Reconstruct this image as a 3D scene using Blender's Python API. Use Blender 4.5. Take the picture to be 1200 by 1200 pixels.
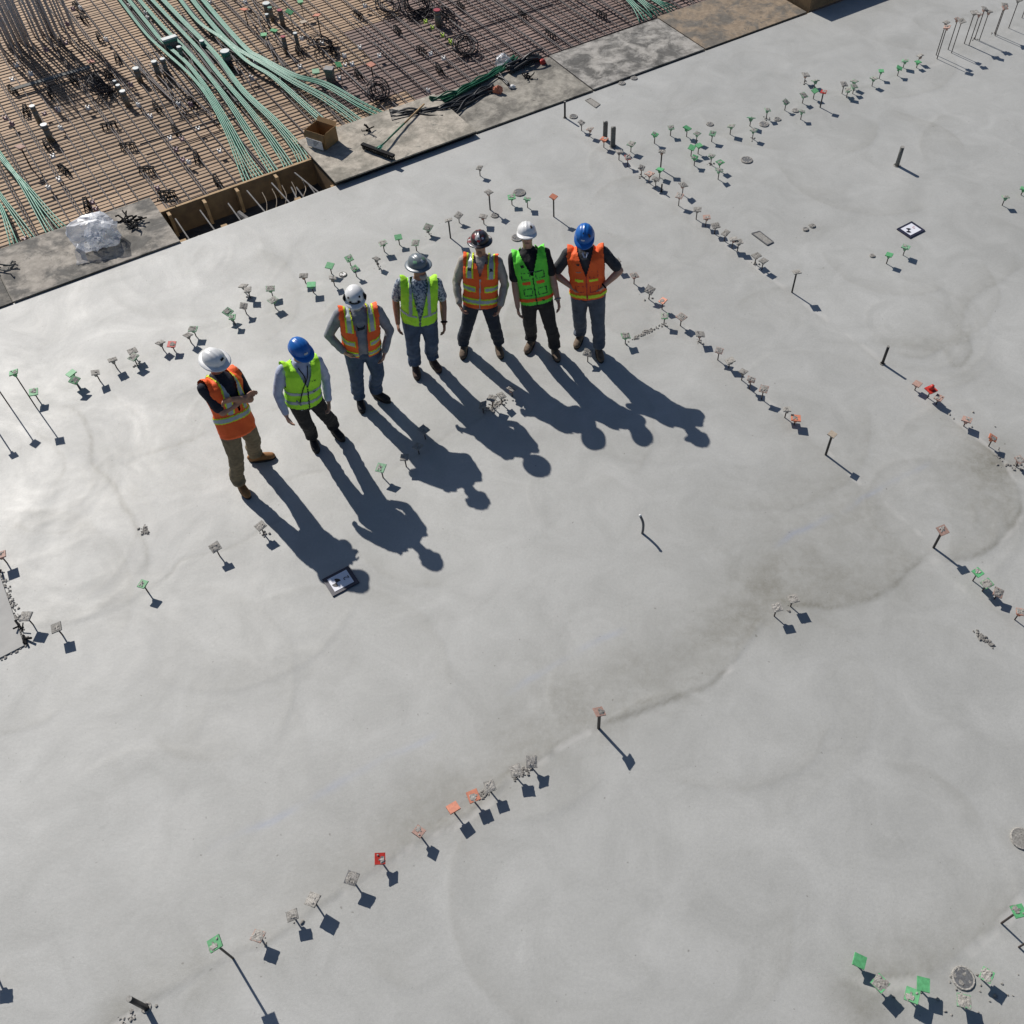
import bpy, math, random
import numpy as np
from mathutils import Vector, Matrix
random.seed(7)
R = math.radians
# ---------------------------------------------------------------- camera, sky, sun, exposure
SC = bpy.context.scene
for o in list(bpy.data.objects):
    bpy.data.objects.remove(o)
COL = SC.collection
F_PX, CX, CY, NADIR_Y, CAM_H = 1110.0, 668.0, 600.0, 1440.0, 8.4      # measured on the 1200 px photograph
TH = math.atan2(NADIR_Y - CY, F_PX)                                    # optical axis to straight down
cam_d = bpy.data.cameras.new('camera')
cam = bpy.data.objects.new('camera', cam_d); COL.objects.link(cam)
cam.location = (0, 0, CAM_H); cam.rotation_euler = (TH, 0, 0)
cam_d.sensor_width = 36; cam_d.sensor_fit = 'HORIZONTAL'
cam_d.lens = 36 * F_PX / 1200.0
cam_d.shift_x = -(CX - 600) / 1200.0
cam_d.clip_start = 0.1; cam_d.clip_end = 2000
SC.camera = cam
SHADOW_AZ, SUN_EL = R(-49.5), R(39.5)
w = bpy.data.worlds.new('World'); SC.world = w; w.use_nodes = True
nt = w.node_tree; bg = nt.nodes['Background']
sky = nt.nodes.new('ShaderNodeTexSky'); sky.sky_type = 'NISHITA'; sky.sun_disc = False
sky.ozone_density = 5.0; sky.sun_elevation = SUN_EL; sky.sun_rotation = R(90) - (SHADOW_AZ + math.pi)
nt.links.new(sky.outputs[0], bg.inputs[0]); bg.inputs[1].default_value = 0.05
sl = bpy.data.lights.new('sun', 'SUN'); sl.energy = 4.2; sl.angle = R(0.53); sl.color = (1.0, 0.952, 0.89)
sun = bpy.data.objects.new('sun', sl); COL.objects.link(sun)
SHV = Vector((math.cos(SHADOW_AZ) * math.cos(SUN_EL), math.sin(SHADOW_AZ) * math.cos(SUN_EL), -math.sin(SUN_EL)))
sun.rotation_euler = SHV.to_track_quat('-Z', 'Y').to_euler(); sun.location = (-10, 20, 15)
SC.render.engine = 'CYCLES'
vs = SC.view_settings; vs.view_transform = 'Standard'; vs.look = 'None'; vs.gamma = 1; vs.exposure = 0.15

# ---------------------------------------------------------------- pixel -> place helpers
def G(x, y, z=0.0):
    a = x - CX; b = y - CY
    D = np.array([a, F_PX * math.sin(TH) - b * math.cos(TH), -F_PX * math.cos(TH) - b * math.sin(TH)])
    return np.array([0, 0, CAM_H]) + D * ((z - CAM_H) / D[2])
AE = R(34.3)                                                           # direction of the slab edge
E1 = np.array([math.cos(AE), math.sin(AE)]); E2 = np.array([-math.sin(AE), math.cos(AE)])
ORG = G(320, 247)[:2] + 0.05 * E2
def st(x, y, z=0.0):                                                   # pixel -> along / across the slab edge
    q = G(x, y, z)[:2] - ORG
    return float(q @ E1), float(q @ E2)
def W(s, t, z=0.0):                                                    # along / across -> world
    p = ORG + s * E1 + t * E2
    return Vector((p[0], p[1], z))
KSH = np.array([math.cos(SHADOW_AZ), math.sin(SHADOW_AZ)]) / math.tan(SUN_EL)
def solve_base(top, base, z0=0.0):                                     # stub from its plate and its foot
    B = G(*base, z0)[:2]
    hs = np.linspace(0.02, 1.6, 800)
    e = [np.hypot(*(G(top[0], top[1], z0 + h)[:2] - B)) for h in hs]
    return B, float(hs[int(np.argmin(e))])
def solve_shadow(top, sh):                                             # stub from its plate and its plate's shadow
    S = G(*sh)[:2]
    hs = np.linspace(0.02, 1.6, 800)
    e = [np.hypot(*(G(top[0], top[1], h)[:2] + h * KSH - S)) for h in hs]
    h = float(hs[int(np.argmin(e))])
    return G(top[0], top[1], h)[:2], h

# ---------------------------------------------------------------- noise
_rng = np.random.RandomState(3)
_perm = _rng.permutation(4096); _val = _rng.rand(4096)
def _h(i, j, k=0):
    return _val[_perm[(_perm[(_perm[i & 4095] + j) & 4095] + k) & 4095]]
def vn2(x, y):
    i = np.floor(x).astype(int); j = np.floor(y).astype(int); u = x - i; v = y - j
    u = u * u * (3 - 2 * u); v = v * v * (3 - 2 * v)
    return (_h(i, j) * (1 - u) + _h(i + 1, j) * u) * (1 - v) + (_h(i, j + 1) * (1 - u) + _h(i + 1, j + 1) * u) * v
def vn3(p):
    x, y, z = p[:, 0], p[:, 1], p[:, 2]
    k = np.floor(z).astype(int); f = z - k; f = f * f * (3 - 2 * f)
    def sl_(kk):
        i = np.floor(x).astype(int); j = np.floor(y).astype(int); u = x - i; v = y - j
        u = u * u * (3 - 2 * u); v = v * v * (3 - 2 * v)
        return (_h(i, j, kk) * (1 - u) + _h(i + 1, j, kk) * u) * (1 - v) + (_h(i, j + 1, kk) * (1 - u) + _h(i + 1, j + 1, kk) * u) * v
    return sl_(k) * (1 - f) + sl_(k + 1) * f
def fbm2(x, y, o=4):
    r = 0; a = 0.5
    for q in range(o):
        r = r + a * vn2(x * 2 ** q + 13.1 * q, y * 2 ** q + 7.7 * q); a *= 0.5
    return r / (1 - 0.5 ** o)

# ---------------------------------------------------------------- materials
def _nodes(name):
    m = bpy.data.materials.new(name); m.use_nodes = True
    return m, m.node_tree, m.node_tree.nodes['Principled BSDF']
def mat(name, col, col2=None, rough=0.6, scale=8.0, detail=4.0, lo=0.35, hi=0.65, bump=0.0, bscale=None, metal=0.0, spec=0.5, rnd=0.0, coord='Object'):
    m, t, b = _nodes(name); N = t.nodes.new; L = t.links.new
    tc = N('ShaderNodeTexCoord'); nz = N('ShaderNodeTexNoise')
    nz.inputs['Scale'].default_value = scale; nz.inputs['Detail'].default_value = detail; nz.inputs['Roughness'].default_value = 0.6
    L(tc.outputs[coord], nz.inputs['Vector'])
    c2 = col2 or tuple(c * 0.82 for c in col)
    rp = N('ShaderNodeValToRGB'); rp.color_ramp.elements[0].position = lo; rp.color_ramp.elements[1].position = hi
    rp.color_ramp.elements[0].color = (*c2, 1); rp.color_ramp.elements[1].color = (*col, 1)
    L(nz.outputs['Fac'], rp.inputs['Fac'])
    out = rp.outputs['Color']
    if rnd:
        oi = N('ShaderNodeObjectInfo'); mr = N('ShaderNodeMapRange'); mr.inputs['To Min'].default_value = 1 - rnd; mr.inputs['To Max'].default_value = 1 + rnd
        L(oi.outputs['Random'], mr.inputs['Value'])
        mx = N('ShaderNodeMix'); mx.data_type = 'RGBA'; mx.blend_type = 'MULTIPLY'; mx.inputs['Factor'].default_value = 1
        L(out, mx.inputs[6]); L(mr.outputs['Result'], mx.inputs[7]); out = mx.outputs[2]
    L(out, b.inputs['Base Color'])
    b.inputs['Roughness'].default_value = rough; b.inputs['Metallic'].default_value = metal
    b.inputs['Specular IOR Level'].default_value = spec
    if bump:
        n2 = N('ShaderNodeTexNoise'); n2.inputs['Scale'].default_value = bscale or scale * 4; n2.inputs['Detail'].default_value = 5
        L(tc.outputs[coord], n2.inputs['Vector'])
        bp = N('ShaderNodeBump'); bp.inputs['Strength'].default_value = bump; bp.inputs['Distance'].default_value = 0.01
        L(n2.outputs['Fac'], bp.inputs['Height']); L(bp.outputs['Normal'], b.inputs['Normal'])
    return m
M = {}
M['green'] = mat('cap_green', (0.12, 0.42, 0.18), (0.08, 0.29, 0.12), 0.55, 30, rnd=0.2)
M['palegreen'] = mat('cap_pale_green', (0.22, 0.42, 0.26), (0.14, 0.30, 0.17), 0.6, 40, rnd=0.2)
M['orange'] = mat('cap_orange', (0.62, 0.22, 0.12), (0.45, 0.15, 0.09), 0.55, 30, rnd=0.2)
M['pink'] = mat('cap_faded_pink', (0.50, 0.31, 0.25), (0.34, 0.22, 0.18), 0.7, 40, rnd=0.15)
M['red'] = mat('cap_red', (0.62, 0.045, 0.03), (0.40, 0.03, 0.02), 0.45, 30)
M['tan'] = mat('cap_tan', (0.50, 0.42, 0.32), (0.38, 0.31, 0.24), 0.7, 40)
M['greycap'] = mat('cap_grey', (0.35, 0.34, 0.31), (0.20, 0.19, 0.175), 0.85, 60, rnd=0.2)
M['darkcap'] = mat('cap_dark', (0.16, 0.165, 0.17), (0.09, 0.09, 0.095), 0.7, 60)
M['crust'] = mat('dried_concrete_crust', (0.42, 0.40, 0.365), (0.17, 0.16, 0.145), 0.9, 90, bump=0.5, bscale=90, rnd=0.2)
M['bar'] = mat('rusty_rebar', (0.085, 0.062, 0.055), (0.05, 0.04, 0.037), 0.65, 60, metal=0.2)
M['blackpost'] = mat('black_post', (0.022, 0.020, 0.020), (0.012, 0.012, 0.012), 0.5, 30)
M['matbar'] = mat('mat_rebar', (0.050, 0.042, 0.045), (0.026, 0.022, 0.025), 0.55, 20, metal=0.25, rnd=0.25)
M['steel'] = mat('bare_steel_bar', (0.30, 0.29, 0.28), (0.20, 0.19, 0.18), 0.6, 20)
M['cagesteel'] = mat('cage_steel_bar', (0.62, 0.62, 0.64), (0.45, 0.45, 0.47), 0.6, 20)
M['ply'] = mat('plywood_tan', (0.47, 0.325, 0.21), (0.34, 0.235, 0.15), 0.75, 3.5, lo=.3, hi=.7, bump=.1, rnd=0.18)
M['plyred_shaded'] = mat('plywood_reddish_shaded', (0.29, 0.205, 0.175), (0.19, 0.135, 0.12), 0.8, 3.5, lo=.3, hi=.7, bump=.1, rnd=0.18)  # reddish plywood, with the shade of the dense bar mat put into its colour
M['plyform'] = mat('form_plywood', (0.22, 0.145, 0.072), (0.15, 0.095, 0.05), 0.7, 6, bump=.1)
M['timber'] = mat('sawn_timber', (0.45, 0.30, 0.15), (0.33, 0.21, 0.10), 0.75, 12, bump=.2)
M['stake'] = mat('weathered_stake', (0.20, 0.20, 0.185), (0.11, 0.11, 0.10), 0.85, 30, bump=.4)
M['tendon'] = mat('green_sheathing', (0.060, 0.275, 0.185), (0.042, 0.205, 0.135), 0.42, 12, rnd=0.2)
M['hose'] = mat('green_hose', (0.015, 0.14, 0.065), (0.01, 0.09, 0.045), 0.35, 10)
M['black'] = mat('black_plastic', (0.014, 0.014, 0.016), (0.009, 0.009, 0.010), 0.8, 20, spec=.15)
M['blackstrip'] = mat('black_strips', (0.03, 0.032, 0.035), (0.015, 0.016, 0.018), 0.45, 20)
M['white'] = mat('white_plastic', (0.82, 0.82, 0.80), (0.72, 0.72, 0.70), 0.45, 20)
M['pinkclip'] = mat('dusty_pink_plastic', (0.38, 0.25, 0.28), (0.28, 0.19, 0.21), 0.6, 30)
M['sleeve'] = mat('sleeve_tube', (0.26, 0.245, 0.20), (0.17, 0.16, 0.13), 0.55, 14)
M['sleevetop'] = mat('sleeve_lid', (0.70, 0.72, 0.70), (0.56, 0.60, 0.58), 0.5, 20)
M['sleevegreen'] = mat('sleeve_green_band', (0.12, 0.30, 0.21), None, 0.5, 20)
M['sleevered'] = mat('sleeve_red_lid', (0.36, 0.03, 0.05), None, 0.5, 20)
M['yellowclip'] = mat('yellow_green_clip', (0.55, 0.75, 0.12), None, 0.5, 20)
M['card'] = mat('cardboard', (0.33, 0.20, 0.085), (0.27, 0.16, 0.065), 0.8, 10)
M['paper'] = mat('paper_label', (0.72, 0.72, 0.72), (0.55, 0.56, 0.60), 0.7, 25, lo=.4, hi=.6)
M['earth'] = mat('earth_ground', (0.22, 0.17, 0.12), (0.14, 0.11, 0.08), 0.95, 0.8)
M['dark_trench'] = mat('trench_dirt', (0.09, 0.085, 0.08), (0.05, 0.047, 0.043), 0.95, 9, bump=.6)
M['beam'] = mat('edge_beam', (0.22, 0.21, 0.19), None, 0.9, 6)

# ---------------------------------------------------------------- mesh helpers
class MB:
    def __init__(s): s.v = []; s.f = []
    def add(s, vs_, fs_):
        n = len(s.v); s.v += [tuple(map(float, p)) for p in vs_]; s.f += [tuple(n + i for i in f) for f in fs_]; return s
    def box(s, c, d, rot=None, taper=1.0):
        hx, hy, hz = d[0] / 2, d[1] / 2, d[2] / 2
        p = [Vector((x * hx * (taper if z > 0 else 1), y * hy * (taper if z > 0 else 1), z * hz)) for z in (-1, 1) for y in (-1, 1) for x in (-1, 1)]
        if rot is not None: p = [rot @ q for q in p]
        c = Vector(c)
        return s.add([q + c for q in p], [(0, 2, 3, 1), (4, 5, 7, 6), (0, 1, 5, 4), (2, 6, 7, 3), (0, 4, 6, 2), (1, 3, 7, 5)])
    def cyl(s, a, b, r, n=8, r2=None):
        return s.tube([a, b], [r, r if r2 is None else r2], n)
    def tube(s, pts, r, n=5, cap=True):
        P = [Vector(p) for p in pts]; k = len(P)
        rs = r if isinstance(r, (list, tuple)) else [r] * k
        T = [(P[min(i + 1, k - 1)] - P[max(i - 1, 0)]).normalized() for i in range(k)]
        u = T[0].orthogonal().normalized(); V = []; Fc = []
        for i in range(k):
            u = (u - T[i] * u.dot(T[i])).normalized(); w_ = T[i].cross(u)
            for j in range(n):
                a = 2 * math.pi * j / n
                V.append(P[i] + (u * math.cos(a) + w_ * math.sin(a)) * rs[i])
        for i in range(k - 1):
            for j in range(n):
                Fc.append((i * n + j, i * n + (j + 1) % n, (i + 1) * n + (j + 1) % n, (i + 1) * n + j))
        if cap:
            Fc.append(tuple(range(n))[::-1]); Fc.append(tuple(range((k - 1) * n, k * n)))
        return s.add(V, Fc)
    def ball(s, c, r, nu=10, nv=6, jit=0.0, rnd=None):
        rx, ry, rz = (r, r, r) if not isinstance(r, (tuple, list)) else r
        V = [(c[0], c[1], c[2] - rz)]
        for i in range(1, nv):
            ph = -math.pi / 2 + math.pi * i / nv
            for j in range(nu):
                a = 2 * math.pi * j / nu; q = 1 + (rnd.uniform(-jit, jit) if rnd else 0)
                V.append((c[0] + rx * q * math.cos(ph) * math.cos(a), c[1] + ry * q * math.cos(ph) * math.sin(a), c[2] + rz * q * math.sin(ph)))
        V.append((c[0], c[1], c[2] + rz)); e = len(V) - 1; Fc = []
        for j in range(nu):
            Fc.append((0, 1 + (j + 1) % nu, 1 + j)); Fc.append((e, 1 + (nv - 2) * nu + j, 1 + (nv - 2) * nu + (j + 1) % nu))
        for i in range(nv - 2):
            for j in range(nu):
                a = 1 + i * nu + j; b = 1 + i * nu + (j + 1) % nu
                Fc.append((a, b, b + nu, a + nu))
        return s.add(V, Fc)
    def mesh(s, name, m=None, smooth=False):
        me = bpy.data.meshes.new(name); me.from_pydata(s.v, [], s.f); me.update()
        if m is not None: me.materials.append(M[m] if isinstance(m, str) else m)
        if smooth: me.polygons.foreach_set('use_smooth', [True] * len(me.polygons))
        return me
    def build(s, name, m=None, parent=None, smooth=False):
        return link(name, s.mesh(name, m, smooth), parent)
def link(name, data, parent=None, loc=None, rz=None):
    o = bpy.data.objects.new(name, data); COL.objects.link(o)
    if parent is not None: o.parent = parent
    if loc is not None: o.location = loc
    if rz is not None: o.rotation_euler = (0, 0, rz)
    return o
def tag(o, label=None, cat=None, group=None, kind=None):
    if label: o['label'] = label
    if cat: o['category'] = cat
    if group: o['group'] = group
    if kind: o['kind'] = kind
    return o
def thing(name, label, cat, loc=(0, 0, 0), rz=0, group=None):
    return tag(link(name, None, None, loc, rz), label, cat, group)
def catmull(pts, n=8):
    P = [np.array(p, float) for p in pts]; P = [2 * P[0] - P[1]] + P + [2 * P[-1] - P[-2]]; out = []
    for i in range(1, len(P) - 2):
        for k in range(n):
            t = k / n
            out.append(0.5 * ((2 * P[i]) + (-P[i - 1] + P[i + 1]) * t + (2 * P[i - 1] - 5 * P[i] + 4 * P[i + 1] - P[i + 2]) * t * t + (-P[i - 1] + 3 * P[i] - 3 * P[i + 1] + P[i + 2]) * t ** 3))
    out.append(P[-2]); return out
def stbox(mb, s0, s1, t0, t1, z0, z1):                                 # a box laid along the slab edge
    c = W((s0 + s1) / 2, (t0 + t1) / 2, (z0 + z1) / 2)
    return mb.box(c, (s1 - s0, t1 - t0, z1 - z0), Matrix.Rotation(AE, 3, 'Z'))

# ================================================================ SETTING: slab
def axis(lo, a, b, hi, d):
    mid = list(np.arange(a, b + d * .5, d)); L_ = []; x = a; st_ = d
    while x > lo: st_ *= 1.35; x -= st_; L_.append(max(x, lo))
    L_ = L_[::-1]; R_ = []; x = mid[-1]; st_ = d
    while x < hi - 1e-6: st_ *= 1.35; x += st_; R_.append(min(x, hi))
    return np.array(L_ + mid + R_)
SA = axis(-22, -7.0, 15.0, 30, 0.030); TA = axis(-30, -14.0, 0.0, 0.0, 0.030); TA = TA[TA < -1e-4]; TA = np.append(TA, 0.0)
gs, gt = np.meshgrid(SA, TA); S_, T_ = gs.ravel(), gt.ravel()
zz = np.zeros_like(S_)
stain = np.zeros_like(S_); pale = np.zeros_like(S_); blue = np.zeros_like(S_); rub = np.zeros_like(S_)
wob = 0.05
WS = S_ + wob * (fbm2(S_ * 3, T_ * 3, 3) - .5) * 2; WT = T_ + wob * (fbm2(S_ * 3 + 50, T_ * 3, 3) - .5) * 2
def near(pl, rad):                                                      # signed distance to a polyline, left side positive
    P = np.array(pl); m = (S_ > P[:, 0].min() - rad) & (S_ < P[:, 0].max() + rad) & (T_ > P[:, 1].min() - rad) & (T_ < P[:, 1].max() + rad)
    idx = np.nonzero(m)[0]; x, y = WS[idx], WT[idx]
    bd = np.full(len(idx), 1e9); sg = np.zeros(len(idx)); par = np.zeros(len(idx)); acc = 0
    for i in range(len(P) - 1):
        d = P[i + 1] - P[i]; l = np.hypot(*d)
        if l < 1e-6: continue
        u = np.clip(((x - P[i, 0]) * d[0] + (y - P[i, 1]) * d[1]) / l ** 2, 0, 1)
        ex, ey = x - P[i, 0] - u * d[0], y - P[i, 1] - u * d[1]; q = np.hypot(ex, ey)
        k = q < bd; bd[k] = q[k]; sg[k] = np.sign(d[0] * ey - d[1] * ex)[k]; par[k] = (acc + u * l)[k]; acc += l
    fade = np.clip(np.minimum(par, acc - par) / 0.25, 0, 1)
    return idx, bd * sg, bd, fade
def curve(px, n=6):
    return [st(p[0], p[1]) for p in catmull(px, n)]
def lip(px, A=.006, w1=.22, w2=.022, side=1, st_amt=0, st_w=.3, pale_amt=0, pale_w=.05):
    i, d, ad, fd = near(curve(px), 1.2); d = d * side
    h = np.where(d > 0, np.exp(-d / w1), np.exp(-(d / (w2 * 1.2)) ** 2)) * A * .5 * fd
    zz[i] += h
    if st_amt:
        n = 0.45 + 0.9 * fbm2(S_[i] * 2.2 + 9, T_[i] * 2.2, 4)
        stain[i] += st_amt * np.where(d > 0, np.exp(-(d / st_w)), np.exp(-(d / .025) ** 2)) * fd * n
    if pale_amt:
        n = np.clip((fbm2(S_[i] * 4 + 3, T_[i] * 4, 4) - .50) * 7, 0, 1) * .6
        pale[i] += pale_amt * np.clip(1.6 * np.exp(-((d + pale_w) / (pale_w * .8)) ** 4), 0, 1) * fd * n
def crack(px, A=.35, w=.022, depth=.002):
    i, d, ad, fd = near(curve(px), .3)
    n = np.clip(fbm2(S_[i] * 6, T_[i] * 6, 3) * 2.2 - .45, 0, 1)
    stain[i] += A * np.exp(-(ad / w) ** 2) * fd * n; zz[i] -= depth * np.exp(-(ad / w) ** 2) * fd
def blob(x, y, r, a, asp=1.0, ang=0):
    c = st(x, y); dx = S_ - c[0]; dy = T_ - c[1]
    ca, sa = math.cos(ang), math.sin(ang); q = ((dx * ca + dy * sa) / asp) ** 2 + (-dx * sa + dy * ca) ** 2
    m = np.nonzero(q < (3 * r) ** 2)[0]
    n = np.clip(0.1 + 1.5 * fbm2(S_[m] * 2.6 + 31, T_[m] * 2.6, 5), 0, 2)
    stain[m] += a * np.exp(-q[m] / r ** 2) * n
# long pour joints
lip([(110,1205),(170,1172),(215,1150),(270,1122),(320,1098),(370,1062),(430,1020),(480,988),(540,958),(600,912),(650,878),(700,850),(760,828),(805,812),(850,785),(868,762),(880,745),(905,722)], .010, .25, .022, 1, .30, .62, .8, .035)
lip([(905,722),(925,706),(950,710),(985,711),(1020,703),(1050,686),(1070,665),(1088,645)], .009, .3, .02, 1, .34, .55)
lip([(1092,646),(1105,655),(1122,657),(1150,648),(1175,630),(1193,605),(1196,580),(1185,560),(1165,530),(1120,495),(1085,465)], .009, .28, .02, 1, .36, .5, .5, .03)
lip([(60,474),(85,480),(98,495),(106,515),(107,535),(112,548),(126,562),(138,580),(143,590),(155,600),(162,625),(172,640),(174,655),(170,675)], .009, .28, .018, -1, .25, .04)
for q in ([(0,600),(30,620),(70,625),(105,610),(125,590)], [(0,640),(30,670),(70,690),(110,680),(150,655)], [(20,655),(45,695),(80,712),(120,705),(150,690),(170,675)], [(0,560),(40,580),(90,560),(104,530)], [(0,575),(50,600),(110,575)], [(30,500),(60,520),(75,545),(60,575)]):
    lip(q, .005, .12, .03, -1, .10, .06)
lip([(0,480),(45,465),(95,445),(150,425),(200,402),(260,372),(330,345),(400,318),(470,296),(540,270),(620,245)], .005, .15, .03, 1, .10, .12, .55, .05)
lip([(700,165),(740,200),(790,245),(830,275),(880,310),(925,345),(980,385),(1034,428)], .004, .12, .03, -1, .10, .15, .5, .04)
lip([(742,335),(770,365),(800,385),(850,430),(900,475),(970,535),(1030,590),(1094,645)], .005, .15, .03, -1, .16, .22, .5, .04)
lip([(1094,648),(1115,675),(1140,690),(1165,712),(1200,745)], .004, .12, .03, 1, .1, .1, .6, .05)
lip([(1040,415),(1080,418),(1105,410),(1115,427),(1130,427),(1138,415),(1137,400),(1125,385)], .006, .15, .02, 1, .30, .16)
lip([(1125,385),(1130,360),(1150,340),(1180,325),(1205,305)], .005, .2, .03, 1, .28, .18)
lip([(940,710),(975,735),(1005,765),(1025,800),(1022,840),(1000,890),(960,930),(900,965)], .003, .3, .03, -1, .10, .25)
lip([(640,330),(765,318),(800,312),(825,295),(832,275),(820,255)], .003, .15, .03, 1, .10, .12)
lip([(620,222),(660,222),(690,212),(700,200),(700,180)], .003, .12, .03, 1, .12, .1)
lip([(995,1120),(1015,1140),(1050,1147),(1080,1142),(1110,1125),(1150,1092),(1180,1060),(1205,1015)], .008, .2, .03, 1, .45, .25, .6, .05)
lip([(315,770),(380,760),(430,780),(465,815),(480,860)], .004, .2, .03, -1, .06, .2)
lip([(510,765),(530,790),(527,820),(500,850)], .003, .2, .03, -1, .06, .2)
lip([(160,700),(215,735),(245,780),(243,830),(215,880)], .004, .2, .03, -1, .08, .2)
lip([(735,405),(760,395),(778,382)], .006, .05, .04, 1, .3, .08)
lip([(820,160),(860,155),(905,135),(950,115),(1000,105),(1075,80),(1130,60),(1200,25)], .004, .1, .03, 1, .12, .1, .3, .05)
lip([(690,175),(740,178),(768,165),(805,152),(860,152)], .003, .1, .03, 1, .10, .1)
for q in ([(315,590),(332,569),(357,555),(382,551),(410,553)], [(108,550),(140,545),(200,522),(250,505)], [(165,690),(190,680),(215,655),(240,648),(275,640),(310,620),(350,600)], [(300,488),(330,478),(372,462)], [(120,455),(165,490),(175,520)], [(450,558),(500,525),(560,490),(600,460)], [(900,720),(880,738),(850,780)], [(340,360),(300,372),(240,388)], [(170,1170),(205,1166)], [(640,866),(600,905),(540,945),(490,975)]):
    crack(q)
for q in ([(60,474),(85,480),(98,495),(106,515),(107,535),(112,548),(126,562),(138,580),(143,590),(155,600),(162,625),(172,640),(174,655),(170,675)], [(925,706),(950,710),(985,711),(1020,703),(1050,686),(1070,665),(1088,645)], [(1105,655),(1122,657),(1150,648),(1175,630),(1193,605),(1196,580)], [(700,852),(760,830),(805,813),(850,786),(868,763)], [(1105,410),(1115,427),(1130,427),(1138,415),(1137,400)], [(30,500),(60,520),(75,545),(60,575)], [(0,600),(30,620),(70,625),(105,610)]):
    crack(q, .42, .020, .002)
rr = random.Random(11)
for q in range(120):                                                     # trowel sweeps
    cs, ct = rr.uniform(-7, 14), rr.uniform(-13, -.3); r = rr.uniform(.45, 1.5); a0 = rr.uniform(0, 6.28); sp = rr.uniform(.8, 2.4)
    pl = [(cs + r * math.cos(a0 + sp * k / 14), ct + r * math.sin(a0 + sp * k / 14)) for k in range(15)]
    i, d, ad, fd = near(pl, .6)
    zz[i] += rr.uniform(.0012, .0030) * np.where(d > 0, np.exp(-d / .14), np.exp(-(d / .03) ** 2)) * fd
    stain[i] += rr.uniform(.06, .26) * np.where(d > 0, np.exp(-ad / rr.uniform(.05, .3)), np.exp(-(ad / .02) ** 2)) * fd
for q in ((40,560,.9),(1060,380,.9),(1100,600,.6),(230,300,1.0),(60,640,.8)):      # fans of sweeps
    c = st(q[0], q[1])
    for k in range(9):
        r = .25 + k * .13 * q[2]; a0 = rr.uniform(0, 6.28); sp = rr.uniform(1.2, 3)
        pl = [(c[0] + r * math.cos(a0 + sp * k2 / 12), c[1] + r * math.sin(a0 + sp * k2 / 12)) for k2 in range(13)]
        i, d, ad, fd = near(pl, .3)
        zz[i] += .0022 * np.exp(-(ad / .045) ** 2) * fd; stain[i] += rr.uniform(.05, .16) * np.where(d > 0, np.exp(-ad / .08), np.exp(-(ad / .02) ** 2)) * fd
for a in ((885,728,.30,.20),(700,815,.6,.16),(780,770,.55,.18),(620,870,.6,.16),(1000,660,.7,.20),(940,640,.8,.14),(1150,600,.5,.22),(1020,600,.7,.12),(520,945,.5,.15),(420,1000,.4,.13),(1170,520,.4,.22),(905,700,.3,.35),(930,680,.45,.22),(860,690,.6,.16),(1168,555,.30,.22),(1155,540,.35,.35),(1000,1195,.25,.45),(1180,1185,.3,.4),(1010,1160,.25,.3),(715,815,.45,.14),(640,850,.4,.2),(560,930,.35,.25),(500,960,.3,.2),(870,640,.8,.12),(1138,440,.25,.18),(1055,680,.3,.25),(970,560,.8,.14),(1180,610,.25,.3),(1090,1135,.3,.3),(1195,985,.15,.4),(1110,560,.5,.16),(830,745,.4,.22),(1020,500,.5,.10),(950,268,.2,.2),(400,325,.12,.2),(155,575,.1,.3),(240,1150,.3,.15),(140,1195,.2,.4)):
    blob(*a)
for px in ([(905,640),(960,612),(1000,590),(1050,562),(1093,539)], [(590,812),(640,785),(685,758),(740,735)], [(230,1002),(300,970),(380,930),(450,890),(520,856)]):
    i, d, ad, fd = near(curve(px), .2)
    blue[i] += np.exp(-(ad / .03) ** 2) * fd * np.clip(fbm2(S_[i] * 3, T_[i] * 3, 3) * 2.2 - .5, 0, 1)
for (x, y, r) in ((1035,1150,.35),(1095,1120,.4),(1150,1080,.4),(1185,1040,.3)):   # ribbed float marks
    c = st(x, y); m = np.nonzero((S_ - c[0]) ** 2 + (T_ - c[1]) ** 2 < (2.5 * r) ** 2)[0]
    g = np.exp(-((S_[m] - c[0]) ** 2 + (T_[m] - c[1]) ** 2) / r ** 2)
    zz[m] += .0035 * g * (vn2(S_[m] * 14 - T_[m] * 5, T_[m] * 3) - .5)
lowf = fbm2(S_ * .35, T_ * .35, 4) - .5
zz += .010 * lowf + .0010 * (fbm2(S_ * 2.2, T_ * 2.2, 3) - .5) + .0012 * (fbm2(S_ * 9, T_ * 9, 2) - .5)
edge_f = np.clip(-T_ / .3, 0, 1); zz *= edge_f
def slab_z(x, y):
    return 0.0
co = np.empty((len(S_), 3)); co[:, 0] = ORG[0] + S_ * E1[0] + T_ * E2[0]; co[:, 1] = ORG[1] + S_ * E1[1] + T_ * E2[1]; co[:, 2] = zz
ns, ntt = len(SA), len(TA)
idx = np.arange(ns * ntt).reshape(ntt, ns)
quads = np.stack([idx[:-1, :-1], idx[:-1, 1:], idx[1:, 1:], idx[1:, :-1]], -1).reshape(-1, 4)
top = idx[-1]; nb = len(co)
low = co[top].copy(); low[:, 2] = -.62; co = np.vstack([co, low])
sk = np.stack([top[:-1], top[1:], nb + np.arange(1, ns), nb + np.arange(ns - 1)], -1)
quads = np.vstack([quads, sk])
me = bpy.data.meshes.new('concrete_slab')
me.vertices.add(len(co)); me.vertices.foreach_set('co', co.ravel().astype(np.float32))
me.loops.add(quads.size); me.loops.foreach_set('vertex_index', quads.ravel().astype(np.int32))
me.polygons.add(len(quads)); me.polygons.foreach_set('loop_start', np.arange(0, quads.size, 4, dtype=np.int32))
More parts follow.
